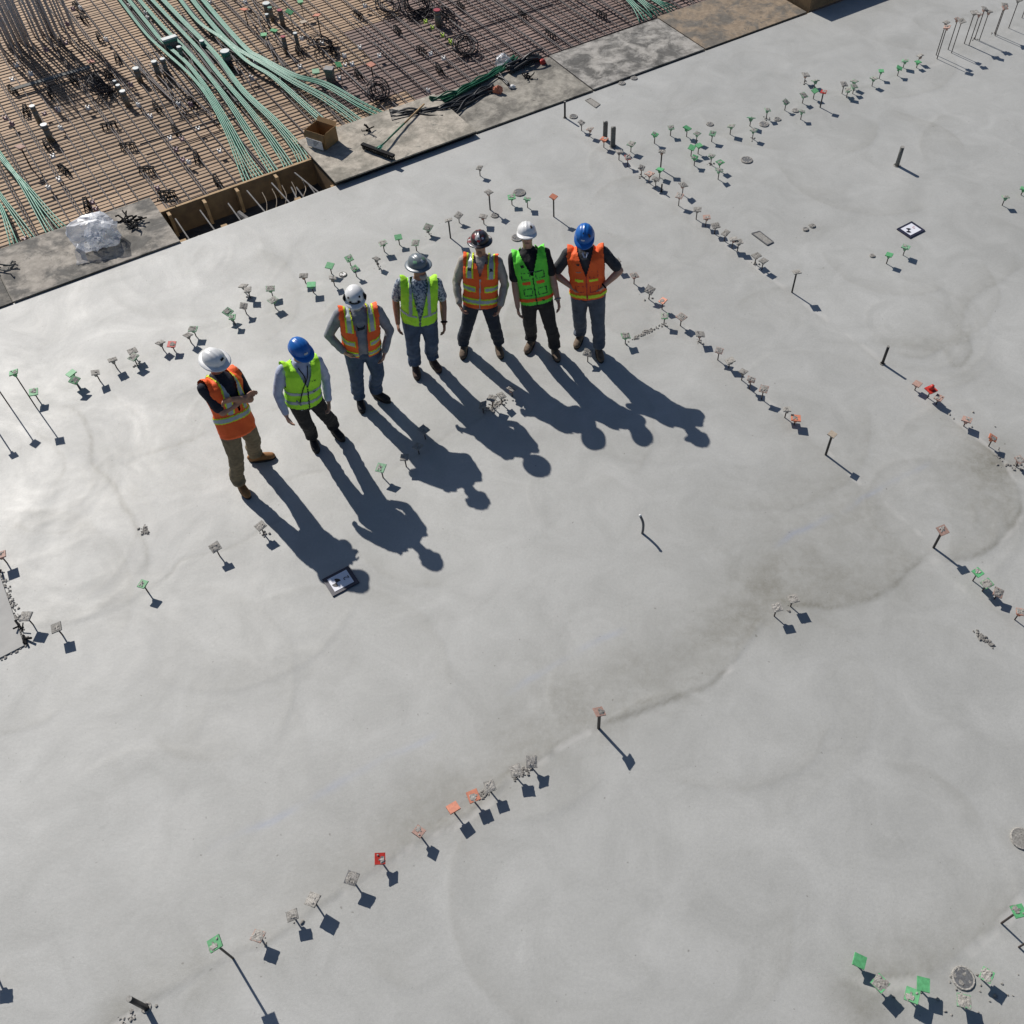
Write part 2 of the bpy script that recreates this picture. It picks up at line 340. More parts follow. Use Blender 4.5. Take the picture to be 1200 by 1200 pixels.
me.polygons.foreach_set('use_smooth', np.ones(len(quads), dtype=bool)); me.update(calc_edges=True)
ca = me.color_attributes.new('marks', 'FLOAT_COLOR', 'POINT')
cc = np.zeros((len(co), 4), np.float32); nS = len(S_)
cc[:nS, 0] = np.clip(stain, 0, 1); cc[:nS, 1] = np.clip(pale, 0, 1); cc[:nS, 2] = np.clip(blue, 0, 1); cc[:, 3] = 0
bc = st(30, 590); cc[:nS, 3] = np.exp(-((S_ - bc[0]) ** 2 + (T_ - bc[1]) ** 2) / 1.5 ** 2)
ca.data.foreach_set('color', cc.ravel())
def slab_material():
    m, t, b = _nodes('trowelled_concrete'); N = t.nodes.new; L = t.links.new
    tc = N('ShaderNodeTexCoord')
    def noise(sc, det=4, ro=.6, dist=0):
        n = N('ShaderNodeTexNoise'); n.inputs['Scale'].default_value = sc; n.inputs['Detail'].default_value = det; n.inputs['Roughness'].default_value = ro; n.inputs['Distortion'].default_value = dist
        L(tc.outputs['Object'], n.inputs['Vector']); return n.outputs['Fac']
    def ramp(f, p0, c0, p1, c1):
        r = N('ShaderNodeValToRGB'); e = r.color_ramp.elements; e[0].position = p0; e[1].position = p1; e[0].color = (*c0, 1); e[1].color = (*c1, 1); L(f, r.inputs['Fac']); return r.outputs['Color']
    def mix(fac, a, c, mode='MIX'):
        x = N('ShaderNodeMix'); x.data_type = 'RGBA'; x.blend_type = mode
        if isinstance(fac, float): x.inputs['Factor'].default_value = fac
        else: L(fac, x.inputs['Factor'])
        for s_, v in ((6, a), (7, c)):
            if isinstance(v, tuple): x.inputs[s_].default_value = (*v, 1)
            else: L(v, x.inputs[s_])
        return x.outputs[2]
    base = ramp(noise(.32, 5, .55, .6), .3, SLAB_A, .7, SLAB_B)
    c = mix(.8, base, ramp(noise(1.7, 7, .66, .8), .28, (.82, .82, .81), .72, (1.10, 1.10, 1.10)), 'MULTIPLY')
    c = mix(.8, c, ramp(noise(38, 3, .7), .30, (.92, .92, .92), .70, (1.05, 1.05, 1.05)), 'MULTIPLY')
    c = mix(.75, c, ramp(noise(150, 2, .6), .30, (.91, .91, .91), .70, (1.07, 1.07, 1.07)), 'MULTIPLY')
    c = mix(.6, c, ramp(noise(6.5, 6, .7, 1.5), .60, (1, 1, 1), .74, (.86, .855, .84)), 'MULTIPLY')
    # pits and specks
    c = mix(.7, c, ramp(noise(70, 1, .5), .74, (1, 1, 1), .78, (.66, .65, .62)), 'MULTIPLY')
    c = mix(.8, c, ramp(noise(21, 1, .5), .765, (1, 1, 1), .80, (.55, .54, .52)), 'MULTIPLY')
    at = N('ShaderNodeAttribute'); at.attribute_name = 'marks'
    sp = N('ShaderNodeSeparateColor'); L(at.outputs['Color'], sp.inputs['Color'])
    mo = N('ShaderNodeMapRange'); mo.inputs['From Min'].default_value = .36; mo.inputs['From Max'].default_value = .64; mo.inputs['To Min'].default_value = .52; mo.inputs['To Max'].default_value = .98
    L(noise(9, 8, .72, .15), mo.inputs['Value']); ml = N('ShaderNodeMath'); ml.operation = 'MULTIPLY'; ml.use_clamp = True; L(sp.outputs['Red'], ml.inputs[0]); L(mo.outputs[0], ml.inputs[1])
    c = mix(ml.outputs[0], c, (.190, .181, .148))
    c = mix(sp.outputs['Green'], c, (.60, .585, .55))
    mb_ = N('ShaderNodeMath'); mb_.operation = 'MULTIPLY'; mb_.inputs[1].default_value = .2; L(sp.outputs['Blue'], mb_.inputs[0])
    c = mix(mb_.outputs[0], c, (.22, .30, .55))
    L(c, b.inputs['Base Color'])
    rg = N('ShaderNodeMapRange'); rg.inputs['From Min'].default_value = .3; rg.inputs['From Max'].default_value = .7; rg.inputs['To Min'].default_value = .50; rg.inputs['To Max'].default_value = .64
    L(noise(1.1, 6, .7, .8), rg.inputs['Value']); bn = N('ShaderNodeMath'); bn.operation = 'MULTIPLY_ADD'; bn.inputs[1].default_value = -.055; L(at.outputs['Alpha'], bn.inputs[0]); L(rg.outputs[0], bn.inputs[2]); L(bn.outputs[0], b.inputs['Roughness']); b.inputs['Specular IOR Level'].default_value = .5
    bp = N('ShaderNodeBump'); bp.inputs['Strength'].default_value = .22; bp.inputs['Distance'].default_value = .006
    L(noise(26, 6, .65), bp.inputs['Height'])
    b2 = N('ShaderNodeBump'); b2.inputs['Strength'].default_value = .25; b2.inputs['Distance'].default_value = .004
    L(noise(130, 3, .6), b2.inputs['Height']); L(bp.outputs['Normal'], b2.inputs['Normal']); L(b2.outputs['Normal'], b.inputs['Normal'])
    return m
SLAB_A, SLAB_B = (.384, .385, .368), (.452, .453, .434)
me.materials.append(slab_material())
tag(link('concrete_slab', me), 'pale grey trowelled concrete slab with stains, joints and trowel sweeps', kind='structure')

# ---------------------------------------------------------------- ground, trench, edge beams
g = MB(); g.add([(-300, -300, -3.2), (300, -300, -3.2), (300, 300, -3.2), (-300, 300, -3.2)], [(0, 1, 2, 3)])
tag(g.build('ground', 'earth'), kind='structure')
tr = MB(); stbox(tr, -22, 30, .01, .875, -.66, -.43)
tag(tr.build('trench_floor', 'dark_trench'), kind='structure')
eb = MB(); stbox(eb, -22, -1.42, .035, .84, -.44, -.002); tag(eb.build('edge_beam', 'beam'), kind='structure')
eb = MB(); stbox(eb, 1.06, 10.45, .035, .84, -.44, -.002); tag(eb.build('edge_beam', 'beam'), kind='structure')

# ---------------------------------------------------------------- formwork deck of plywood sheets
DZ = -.20
deck = tag(link('formwork_deck', None), 'tan plywood formwork deck under the reinforcing bars', kind='structure')
sheet = MB(); sheet.box((0, 0, -.009), (2.432, 1.213, .018)); sheet_a = sheet.mesh('plywood_sheet', 'ply'); sheet_b = sheet.mesh('plywood_sheet', 'plyred_shaded')
rr = random.Random(4)
k0 = 0.9
for j in range(11):
    off = (j % 2) * 1.2
    for i in range(-5, 9):
        s = i * 2.44 + off - .3; t = k0 + .61 + j * 1.22
        red_shaded = (s > 2.2 + .55 * (t - 1))
        o = link('plywood_sheet', sheet_b if red_shaded else sheet_a, deck, W(s, t, DZ + rr.uniform(-.002, .002)), AE)
db = MB(); stbox(db, -14, 22, .9, 14.6, -.40, -.235); db.build('joist_bed', 'timber', deck)
# ---------------------------------------------------------------- trench form in front of the deck
tf = thing('trench_formwork', 'open trench form with brown plywood wall between two concrete covered mats', 'formwork', W(-.2, .45, -.43), AE)
def loc_st(mb_fn): return mb_fn
def tbox(name, m, s0, s1, t0, t1, z0, z1, parent=tf, rot=None):
    mb = MB(); mb.box((0, 0, 0), (s1 - s0, t1 - t0, z1 - z0)); o = mb.build(name, m, parent)
    o.location = ((s0 + s1) / 2 + .2, (t0 + t1) / 2 - .45, (z0 + z1) / 2 + .43)
    if rot: o.rotation_euler = rot
    return o
tbox('form_wall', 'plyform', -1.42, 1.06, .85, .872, -.45, -.02)
tbox('form_wall_top', 'timber', -1.42, 1.06, .86, .90, -.06, -.012)
tbox('end_wall', 'plyform', -1.42, -1.40, .04, .848, -.44, -.02)
tbox('end_wall', 'plyform', 1.035, 1.055, .04, .848, -.44, -.02)
for (x, y) in ((201,254),(243,240),(280,225),(325,208)):                 # upright wedges against the far wall
    s, _ = st(x, y + 6, -.1)
    tbox('wedge_board', 'timber', s, s + .045, .74, .848, -.40, -.03)
for (x, y) in ((217,284),(266,267),(352,234),(393,217)):
    s, _ = st(x, y); tbox('timber_block', 'timber', s - .04, s + .05, .04, .14, -.30, -.06)
for i, ((x0, y0), (x1, y1)) in enumerate((((205,255),(224,283)),((234,245),(254,272)),((267,237),(284,260)),((289,222),(313,250)),((318,213),(342,239)),((345,201),(376,226)),((341,218),(350,236)),((347,218),(358,233)),((360,213),(372,229)),((232,275),(234,279)),((285,256),(290,253)))):
    a = W(*st(x0, y0, -.03), -.05); b = W(*st(x1, y1, -.10), -.13)
    mb = MB(); b2 = b + (b - a) * .02; inv = Matrix.Translation(W(-.2, .45, -.43)) @ Matrix.Rotation(AE, 4, 'Z'); inv = inv.inverted()
    mb.cyl(inv @ a, inv @ b2, .011, 6); mb.build('steel_bar', 'steel', tf)
for k in range(5):                                                       # loose curved strands
    rr = random.Random(k); s = -.15 + k * .16; pts = catmull([(s + .2, .25, .12), (s + .33, .33, .16 + .02 * k), (s + .42, .45, .26), (s + .44, .62, .33)], 5)
    pts = [(p[0], p[1] - .45, p[2]) for p in pts]; MB().tube(pts, .006, 5).build('loose_strand', 'tan', tf)
mb = MB(); mb.tube([(-.02, -.2, .05), (-.16, .12, .17)], .045, 10); mb.build('steel_tube', 'steel', tf)
# ---------------------------------------------------------------- mats lying over the covered trench
def mat_material(name, a, b, c, seed, lo=.45, hi=.58):
    m, t, bs = _nodes(name); N = t.nodes.new; L = t.links.new
    tc = N('ShaderNodeTexCoord'); mp = N('ShaderNodeMapping'); mp.inputs['Location'].default_value = (seed * 3.1, seed * 1.7, 0); L(tc.outputs['Object'], mp.inputs['Vector'])
    def nz(sc, d, r, ds=0):
        n = N('ShaderNodeTexNoise'); n.inputs['Scale'].default_value = sc; n.inputs['Detail'].default_value = d; n.inputs['Roughness'].default_value = r; n.inputs['Distortion'].default_value = ds; L(mp.outputs[0], n.inputs['Vector']); return n.outputs['Fac']
    def rp(f, p0, c0, p1, c1):
        r = N('ShaderNodeValToRGB'); e = r.color_ramp.elements; e[0].position = p0; e[1].position = p1; e[0].color = (*c0, 1); e[1].color = (*c1, 1); L(f, r.inputs['Fac']); return r.outputs['Color']
    c1 = rp(nz(2.3, 8, .68, .4), lo, a, hi, b)
    x = N('ShaderNodeMix'); x.data_type = 'RGBA'; x.blend_type = 'MULTIPLY'; x.inputs['Factor'].default_value = 1; L(c1, x.inputs[6]); L(rp(nz(9, 6, .7), .35, (.72, .71, .69), .65, (1.15, 1.14, 1.12)), x.inputs[7])
    y = N('ShaderNodeMix'); y.data_type = 'RGBA'; L(rp(nz(5.5, 7, .75, .8), .60, (0, 0, 0), .66, (1, 1, 1)), y.inputs['Factor']); L(x.outputs[2], y.inputs[6]); y.inputs[7].default_value = (*c, 1)
    L(y.outputs[2], bs.inputs['Base Color']); bs.inputs['Roughness'].default_value = .85
    bp = N('ShaderNodeBump'); bp.inputs['Strength'].default_value = .7; bp.inputs['Distance'].default_value = .012; L(nz(7, 8, .75), bp.inputs['Height']); L(bp.outputs[0], bs.inputs['Normal'])
    return m
GT, DK, MD = (.30, .275, .235), (.11, .105, .095), (.20, .188, .165)
mats = [(-6.1, -3.70, .0, 1.25, .004, .022, GT, DK, MD, .35, .52, 'dark stained plywood mat beyond the mat with the clear bag', 'mat'),
        (-3.68, -1.385, .0, 1.25, .006, .026, (.36, .33, .29), (.125, .12, .11), MD, .40, .58, 'grey crusted plywood mat under the clear plastic bag', 'mat'),
        (1.02, 3.47, -.045, 1.30, .045, .085, (.44, .40, .34), (.27, .25, .21), (.17, .165, .14), .38, .6, 'raised tan grey plywood mat carrying the cardboard box and broom', 'mat'),
        (3.50, 5.76, .015, 1.32, .004, .028, (.33, .31, .27), (.17, .16, .14), (.23, .215, .19), .38, .58, 'grey mottled plywood mat under the heap of green hoses', 'mat'),
        (5.785, 8.17, .02, 1.36, .006, .030, (.37, .355, .33), (.115, .112, .105), (.20, .195, .185), .42, .56, 'pale plywood mat with a large dark mottled concrete patch', 'mat'),
        (8.20, 10.60, .02, 1.42, .004, .026, (.29, .225, .16), (.15, .135, .115), (.085, .083, .08), .42, .58, 'rust edged tan plywood mat with dark gravelly patch', 'mat')]
for i, (s0, s1, t0, t1, z0, z1, a, b, c, lo, hi, lab, cat) in enumerate(mats):
    mb = MB(); n = 24; L_ = s1 - s0; D_ = t1 - t0
    rr = random.Random(40 + i)
    r = thing('plywood_mat', lab, cat, W((s0 + s1) / 2, (t0 + t1) / 2, z0), AE + R(rr.uniform(-.25, .25)), 'mats over the trench')
    nx, ny = 48, 26; xs = np.linspace(-L_ / 2, L_ / 2, nx); ys = np.linspace(-D_ / 2, D_ / 2, ny); gx, gy = np.meshgrid(xs, ys)
    thick = z1 - z0
    ez = np.clip(np.minimum(np.minimum(gx + L_ / 2, L_ / 2 - gx), np.minimum(gy + D_ / 2, D_ / 2 - gy)) / .12, 0, 1)
    zt = thick + ez * .012 * np.clip(fbm2(gx.ravel() * 2.3 + 9 * i, gy.ravel() * 2.3, 4).reshape(gx.shape) - .4, 0, 1) * 3 + .002 * fbm2(gx.ravel() * 12 + 9 * i, gy.ravel() * 12, 2).reshape(gx.shape)
    V = [(x, y, z) for x, y, z in zip(gx.ravel(), gy.ravel(), zt.ravel())]
    Fc = [(j * nx + k, j * nx + k + 1, (j + 1) * nx + k + 1, (j + 1) * nx + k) for j in range(ny - 1) for k in range(nx - 1)]
    ring = [k for k in range(nx)] + [j * nx + nx - 1 for j in range(1, ny)] + [(ny - 1) * nx + k for k in range(nx - 2, -1, -1)] + [j * nx for j in range(ny - 2, 0, -1)]
    nb_ = len(V); V += [(V[q][0], V[q][1], thick - .02) for q in ring]; m_ = len(ring)
    Fc += [(ring[(k + 1) % m_], ring[k], nb_ + k, nb_ + (k + 1) % m_) for k in range(m_)]
    MB().add(V, Fc).build('crusted_top', mat_material('mat_crust_%d' % i, a, b, c, i), r, smooth=False)
    MB().box((0, 0, thick / 2 - .011), (L_ - .006, D_ - .006, max(thick - .022, .004) + .006)).build('plywood_core', 'black' if i == 2 else 'plyform', r)
    if i == 2:
        for y in (-.55, .2, .6): MB().box((0, y, -.022), (L_ - .1, .045, .05)).build('batten', 'black', r)
# ---------------------------------------------------------------- upright form box beyond the last mat
fb = thing('form_box', 'brown plywood form box standing at the end of the mats', 'formwork', W(10.70, .05, 0), AE)
MB().box((2.4, .01, .205), (4.8, .02, .41)).build('front_panel', 'plyform', fb)
MB().box((.01, 1.22, -.03), (.02, 2.4, .88)).build('side_panel', 'plyform', fb)
for x in (.6, 1.8, 3.0, 4.2): MB().box((x, .06, .2), (.045, .085, .40)).build('stud', 'timber', fb)
MB().box((2.4, .066, .435), (4.8, .1, .045)).build('top_plate', 'timber', fb)
# ---------------------------------------------------------------- reinforcing mat
rm = thing('rebar_mat', 'dense dark mat of crossing reinforcing bars over the plywood deck', 'reinforcement', W(2, 4, DZ))
ub = MB(); ub.tube([(-.5, 0, 0), (.5, 0, 0)], 1.0, 6); ubar = ub.mesh('bar', 'matbar', True)
def bar(s0, t0, s1, t1, z, r=.0085):
    a, b = W(s0, t0, z), W(s1, t1, z); d = b - a
    o = link('bar', ubar, rm); o.location = (a + b) / 2 - W(2, 4, DZ); o.scale = (d.length, r, r)
    o.rotation_euler = (0, 0, math.atan2(d.y, d.x))
rr = random.Random(21); t = 1.0
while t < 10.2:
    s0 = -12 if t > 1.35 else -1.2; s1 = 14 if t > 1.35 else .95
    bar(s0, t + rr.uniform(-.01, .01), s1, t + rr.uniform(-.01, .01), DZ + .030, .0080)
    t += rr.choice((.10, .10, .105, .11, .115, .17))
s = -5.2
while s < 12.0:
    t0 = .92 if -1.3 < s < 1.0 else 1.22
    j = rr.uniform(-.015, .015); bar(s, t0 + rr.uniform(0, .1), s + j, 13.5, DZ + .052 + rr.uniform(0, .01), .0095)
    if rr.random() < .35: bar(s + .035, t0 + rr.uniform(0, .2), s + .035 + j, rr.uniform(5, 13), DZ + .056, .0095)
    s += rr.choice((.17, .2, .23, .28))
for k in range(18):                                                      # denser second layer
    s = rr.uniform(2.4, 9.5); t0 = rr.uniform(1.4, 4); bar(s, t0, s + rr.uniform(-.05, .05), t0 + rr.uniform(1.5, 5), DZ + .11, .011)
for k in range(22):
    s = rr.uniform(1.5, 8); tt = rr.uniform(1.5, 7.5); l = rr.uniform(1, 3.4); bar(s, tt, s + l, tt + rr.uniform(-.03, .03), DZ + .12, .0095)
for k in range(14):
    c = rr.uniform(-.3, 3); tt = 1.3 + c * .9 + rr.uniform(0, 2.5); bar(c, tt, c + rr.uniform(-.5, .5), tt + rr.uniform(1, 3), DZ + .11 + rr.uniform(0, .02), .0105)
for k in range(34):                                                      # crowded band under the tendons
    a = st(rr.uniform(200, 300), rr.uniform(60, 150), DZ + .1); bar(a[0], a[1], a[0] + rr.uniform(-.25, .25), a[1] + rr.uniform(1.0, 3.5), DZ + .10 + rr.uniform(0, .02), .011)
for k in range(10):
    a = st(rr.uniform(190, 330), rr.uniform(40, 170), DZ + .1); bar(a[0] - .6, a[1], a[0] + rr.uniform(.4, 1.2), a[1] + rr.uniform(-.05, .05), DZ + .125, .010)
# ---------------------------------------------------------------- green tendons
def tendon(px, z=-.05, n=4, ends=None, lab='', gap=.0172, r=.0112):
    c = [np.array(W(*st(p[0], p[1], z), z)) for p in px]
    c = [c[0] + (c[0] - c[1]) / np.linalg.norm(c[0] - c[1]) * 3.0, c[0] + (c[0] - c[1]) / np.linalg.norm(c[0] - c[1]) * 1.2] + c     # the run goes on beyond the picture
    c = catmull(c, 6); m = len(c); base = Vector(c[-1]); base.z = DZ
    root = thing('tendon_bundle', lab, 'tendon', base, 0, 'green tendon bundles')
    for k in range(n):
        off = (k - (n - 1) / 2) * gap; pts = []
        for i, p in enumerate(c):
            d = np.array(c[min(i + 1, m - 1)]) - np.array(c[max(i - 1, 0)]); d[2] = 0; d /= np.linalg.norm(d); nrm = np.array([-d[1], d[0], 0])
            f_ = max(0, (i - 12) / (m - 13)); u = max(0, (f_ - .45) / .55); spread = 1 + (0 if ends else 1.6 * u)
            q = p + nrm * off * spread + np.array([0, 0, (-.09 * u * u if z > -.12 else 0) + (.012 if k % 2 else 0) * u])
            if ends:
                e = np.array(W(*ends[k], -.10)); q = q * (1 - u ** 1.6) + (np.array(e)) * u ** 1.6
            pts.append(Vector(q) - base)
        MB().tube(pts, r, 6).build('strand', 'tendon', root, True)
tl = 'flat bundle of green sheathed tendons '
e_a = st(281, 213, -.1); e_b = st(363, 186, -.1)
def ends(i0, n, N=20):
    return [(e_a[0] + (e_b[0] - e_a[0]) * (i0 + k + .5) / N, .885) for k in range(n)]
tendon([(230,-10),(262,28),(290,58),(305,67),(345,88),(380,97),(420,118),(455,134)], n=5, lab=tl + 'nearest the red lidded sleeves')
tendon([(218,-10),(250,30),(275,55),(310,75),(345,95),(385,115),(428,144)], n=5, lab=tl + 'second from the red lidded sleeves')
tendon([(204,-10),(232,25),(260,45),(290,72),(320,90),(355,120),(385,145),(405,153)], n=4, lab=tl + 'curving to the mat behind the cardboard box')
tendon([(182,-10),(215,25),(240,50),(258,70),(280,100),(310,122),(340,150),(362,186)], n=5, ends=ends(15, 5), lab=tl + 'ending at the trench below the box')
tendon([(169,-10),(205,28),(235,60),(255,85),(285,115),(320,158),(348,191)], n=4, ends=ends(11, 4), lab=tl + 'passing the wide green banded sleeve')
tendon([(155,-10),(190,30),(215,55),(242,85),(260,105),(290,150),(325,198)], n=4, ends=ends(7, 4), lab=tl + 'passing the rectangular sleeve')
tendon([(143,-10),(175,30),(190,48),(215,70),(235,92),(252,120),(268,155),(300,207)], n=4, ends=ends(3, 4), lab=tl + 'on the inside of the long bend')
tendon([(133,-10),(170,38),(195,62),(215,80),(240,105),(258,135),(268,165),(283,212)], n=3, ends=ends(0, 3), lab=tl + 'on the outer bend beside the pipe sleeves')
for q, lab in (([(-20,150),(0,180),(25,215),(50,258),(62,276)], 'running under the mat near the clear bag'), ([(-10,168),(5,190),(30,217),(60,252),(77,268)], 'thin, branching off towards the clear bag'), ([(-15,205),(0,228),(20,255),(38,281)], 'far from the pipe sleeves, fanning out'), ([(-8,230),(2,245),(10,268),(16,288)], 'short, at the far end of the stained mat')):
    tendon(q, n=3, lab=tl + lab, gap=.022)
for q, lab in (([(730,-8),(745,8),(758,20)], 'beside the pale mottled mat'), ([(742,-8),(758,6),(772,14)], 'second beside the pale mottled mat'), ([(755,-8),(775,4),(790,9)], 'ending at the rust edged mat')):
    tendon(q, n=4, lab=tl + lab, gap=.035)
# ================================================================ PEOPLE
def skinmat(name, c): return mat(name, c, tuple(x * .82 for x in c), .55, 25, bump=.05, coord='Object')
M['skin'] = skinmat('skin', (.52, .29, .20)); M['skin2'] = skinmat('skin_tanned', (.37, .19, .125)); M['skin3'] = skinmat('skin_fair', (.56, .33, .24))
def cloth(name, c, c2=None, sc=14, rough=.85, **k): M[name] = mat(name, c, c2 or tuple(x * .72 for x in c), rough, sc, bump=.45, bscale=60, **k)
cloth('hv_orange', (1.0, .145, .020), (.97, .12, .016), 9, .7); cloth('hv_lime', (.50, 1.0, .04), (.42, .88, .03), 9, .7); cloth('hv_yellow', (.78, .98, .04), (.66, .85, .03), 9, .7); cloth('hv_green', (.17, .90, .07), (.14, .78, .055), 9, .7)
M['silver'] = mat('reflective_silver', (.42, .47, .50), (.33, .37, .40), .35, 30, metal=.1)
cloth('khaki', (.225, .175, .10), (.15, .115, .065)); cloth('blackcloth', (.012, .012, .014), (.007, .007, .008)); cloth('navy', (.012, .016, .03), (.008, .010, .02)); cloth('jeans', (.075, .115, .19), (.040, .065, .11), 7); cloth('darkjeans', (.020, .030, .05), (.012, .018, .03), 7); cloth('greyjeans', (.095, .115, .15), (.06, .075, .10), 7)
cloth('paleblue', (.48, .52, .66), (.38, .42, .54)); cloth('greyshirt', (.27, .28, .31), (.19, .20, .225)); cloth('charcoal', (.045, .048, .055), (.028, .03, .035)); cloth('tanshirt', (.42, .38, .34), (.32, .29, .26)); cloth('faded_black', (.030, .028, .028), (.016, .015, .015), 7)
cloth('floral', (.42, .47, .52), (.07, .10, .16), 38, lo=.44, hi=.54)
M['boot_tan'] = mat('boot_tan', (.36, .17, .055), (.26, .115, .035), .7, 20, bump=.3); M['boot_brown'] = mat('boot_brown', (.10, .06, .04), (.06, .035, .025), .7, 20, bump=.3); M['boot_dusty'] = mat('boot_dusty', (.20, .145, .10), (.10, .068, .045), .8, 14, bump=.3); M['boot_black'] = mat('boot_black', (.022, .019, .018), (.012, .01, .01), .65, 20, bump=.3); M['sole'] = mat('boot_sole', (.03, .026, .022), None, .8, 20)
def gloss(name, c, c2=None): M[name] = mat(name, c, c2 or tuple(x * .80 for x in c), .33, 14, detail=7, lo=.30, hi=.55, spec=.5)
gloss('hat_white', (.80, .80, .79)); gloss('hat_blue', (.014, .135, .47)); gloss('hat_grey', (.17, .20, .225), (.10, .13, .14)); gloss('lens', (.008, .008, .010))
M['hair_grey'] = mat('grey_hair', (.42, .40, .38), (.3, .28, .27), .8, 40, bump=.4); M['hair_dark'] = mat('dark_hair', (.03, .02, .015), None, .7, 40, bump=.4)
def sticker_mat():
    m, t, b = _nodes('sticker_shell'); N = t.nodes.new; tc = N('ShaderNodeTexCoord'); v = N('ShaderNodeTexVoronoi'); v.inputs['Scale'].default_value = 19
    t.links.new(tc.outputs['Object'], v.inputs['Vector']); r = N('ShaderNodeValToRGB'); r.color_ramp.interpolation = 'CONSTANT'
    e = r.color_ramp.elements; e[0].position = 0; e[0].color = (.025, .02, .022, 1); e[1].position = .62; e[1].color = (.16, .02, .02, 1)
    for p, c in ((.70, (.45, .44, .42, 1)), (.78, (.03, .03, .05, 1)), (.90, (.24, .12, .08, 1))):
        q = e.new(p); q.color = c
    s = N('ShaderNodeSeparateColor'); t.links.new(v.outputs['Color'], s.inputs['Color']); t.links.new(s.outputs['Red'], r.inputs['Fac']); t.links.new(r.outputs['Color'], b.inputs['Base Color']); b.inputs['Roughness'].default_value = .3
    return m
M['hat_sticker'] = sticker_mat()
V3 = lambda a: np.array(a, float)
def unit(v): v = V3(v); return v / (np.linalg.norm(v) + 1e-9)
def rings(mb, cs, rad, side, n=18):                                     # loft of elliptical rings; side = lateral axis
    cs = [V3(c) for c in cs]; k = len(cs); V = []
    for i in range(k):
        t = unit(cs[min(i + 1, k - 1)] - cs[max(i - 1, 0)]); s = side - t * np.dot(side, t); s = unit(s); f = np.cross(t, s)
        rx, ry = rad[i]
        for j in range(n):
            a = 2 * math.pi * j / n; V.append(cs[i] + s * rx * math.cos(a) + f * ry * math.sin(a))
    Fc = [(i * n + j, i * n + (j + 1) % n, (i + 1) * n + (j + 1) % n, (i + 1) * n + j) for i in range(k - 1) for j in range(n)]
    Fc.append(tuple(range(n))[::-1]); Fc.append(tuple(range((k - 1) * n, k * n)))
    return mb.add(V, Fc)
def capsule(mb, a, b, ra, rb, n=14):
    a, b = V3(a), V3(b); d = unit(b - a); cs = []; rs = []
    for q in (-1, -.75, -.4, 0): cs.append(a + d * ra * q); rs.append(max(ra * math.sqrt(max(0, 1 - q * q)), ra * .12))
    for q in (0, .4, .75, 1): cs.append(b + d * rb * q); rs.append(max(rb * math.sqrt(max(0, 1 - q * q)), rb * .12))
    side = np.cross(d, [0, 0, 1.]); side = unit(side) if np.linalg.norm(side) > .05 else V3([1, 0, 0])
    return rings(mb, cs, [(r, r) for r in rs], side, n)
def remesh(mb, vox, smooth=2):
    me_ = mb.mesh('tmp'); o = bpy.data.objects.new('tmp', me_); COL.objects.link(o)
    m_ = o.modifiers.new('r', 'REMESH'); m_.mode = 'VOXEL'; m_.voxel_size = vox
    if smooth: s_ = o.modifiers.new('s', 'SMOOTH'); s_.iterations = smooth; s_.factor = .5
    dg = bpy.context.evaluated_depsgraph_get(); ev = o.evaluated_get(dg); q = ev.to_mesh()
    n = len(q.vertices); co_ = np.empty(n * 3, np.float32); q.vertices.foreach_get('co', co_); no = np.empty(n * 3, np.float32); q.vertices.foreach_get('normal', no)
    f = [tuple(p.vertices) for p in q.polygons]; ev.to_mesh_clear(); bpy.data.objects.remove(o)
    return co_.reshape(-1, 3).astype(float), no.reshape(-1, 3).astype(float), f
def put(name, V, Fc, m, parent, org, smooth=True):
    me_ = bpy.data.meshes.new(name); me_.from_pydata([tuple(p) for p in (V - org)], [], Fc); me_.update(); me_.materials.append(M[m] if isinstance(m, str) else m)
    if smooth: me_.polygons.foreach_set('use_smooth', [True] * len(me_.polygons))
    return link(name, me_, parent)
def sub(V, Fc, keep):                                                   # keep faces whose vertices pass
    k = [f for f in Fc if all(keep[i] for i in f)]; used = sorted({i for f in k for i in f}); mp = {i: j for j, i in enumerate(used)}
    return V[used], [tuple(mp[i] for i in f) for f in k], used
def ik(a, b, la, lb, pole):
    a, b = V3(a), V3(b); d = b - a; L = np.linalg.norm(d); mx = (la + lb) * .998
    if L > mx: b = a + d / L * mx; d = b - a; L = mx
    u = d / L; x = (la * la - lb * lb + L * L) / (2 * L); h = math.sqrt(max(la * la - x * x, 1e-6)); p = V3(pole) - u * np.dot(pole, u)
    return a + u * x + unit(p) * h, b
def wrinkle(V, No, amp, sc, seed, stretch=(1, 1, 1)):
    P = V * np.array(stretch) * sc + seed * 7.3
    q = P + 1.2 * (np.stack([vn3(P * .6 + 3), vn3(P * .6 + 9), vn3(P * .6 + 17)], 1) - .5)
    r = 1 - np.abs(vn3(q) - .5) * 2; r2 = vn3(q * 2.1) - .5
    return V + No * (amp * (r - .5) + amp * .5 * r2)[:, None]
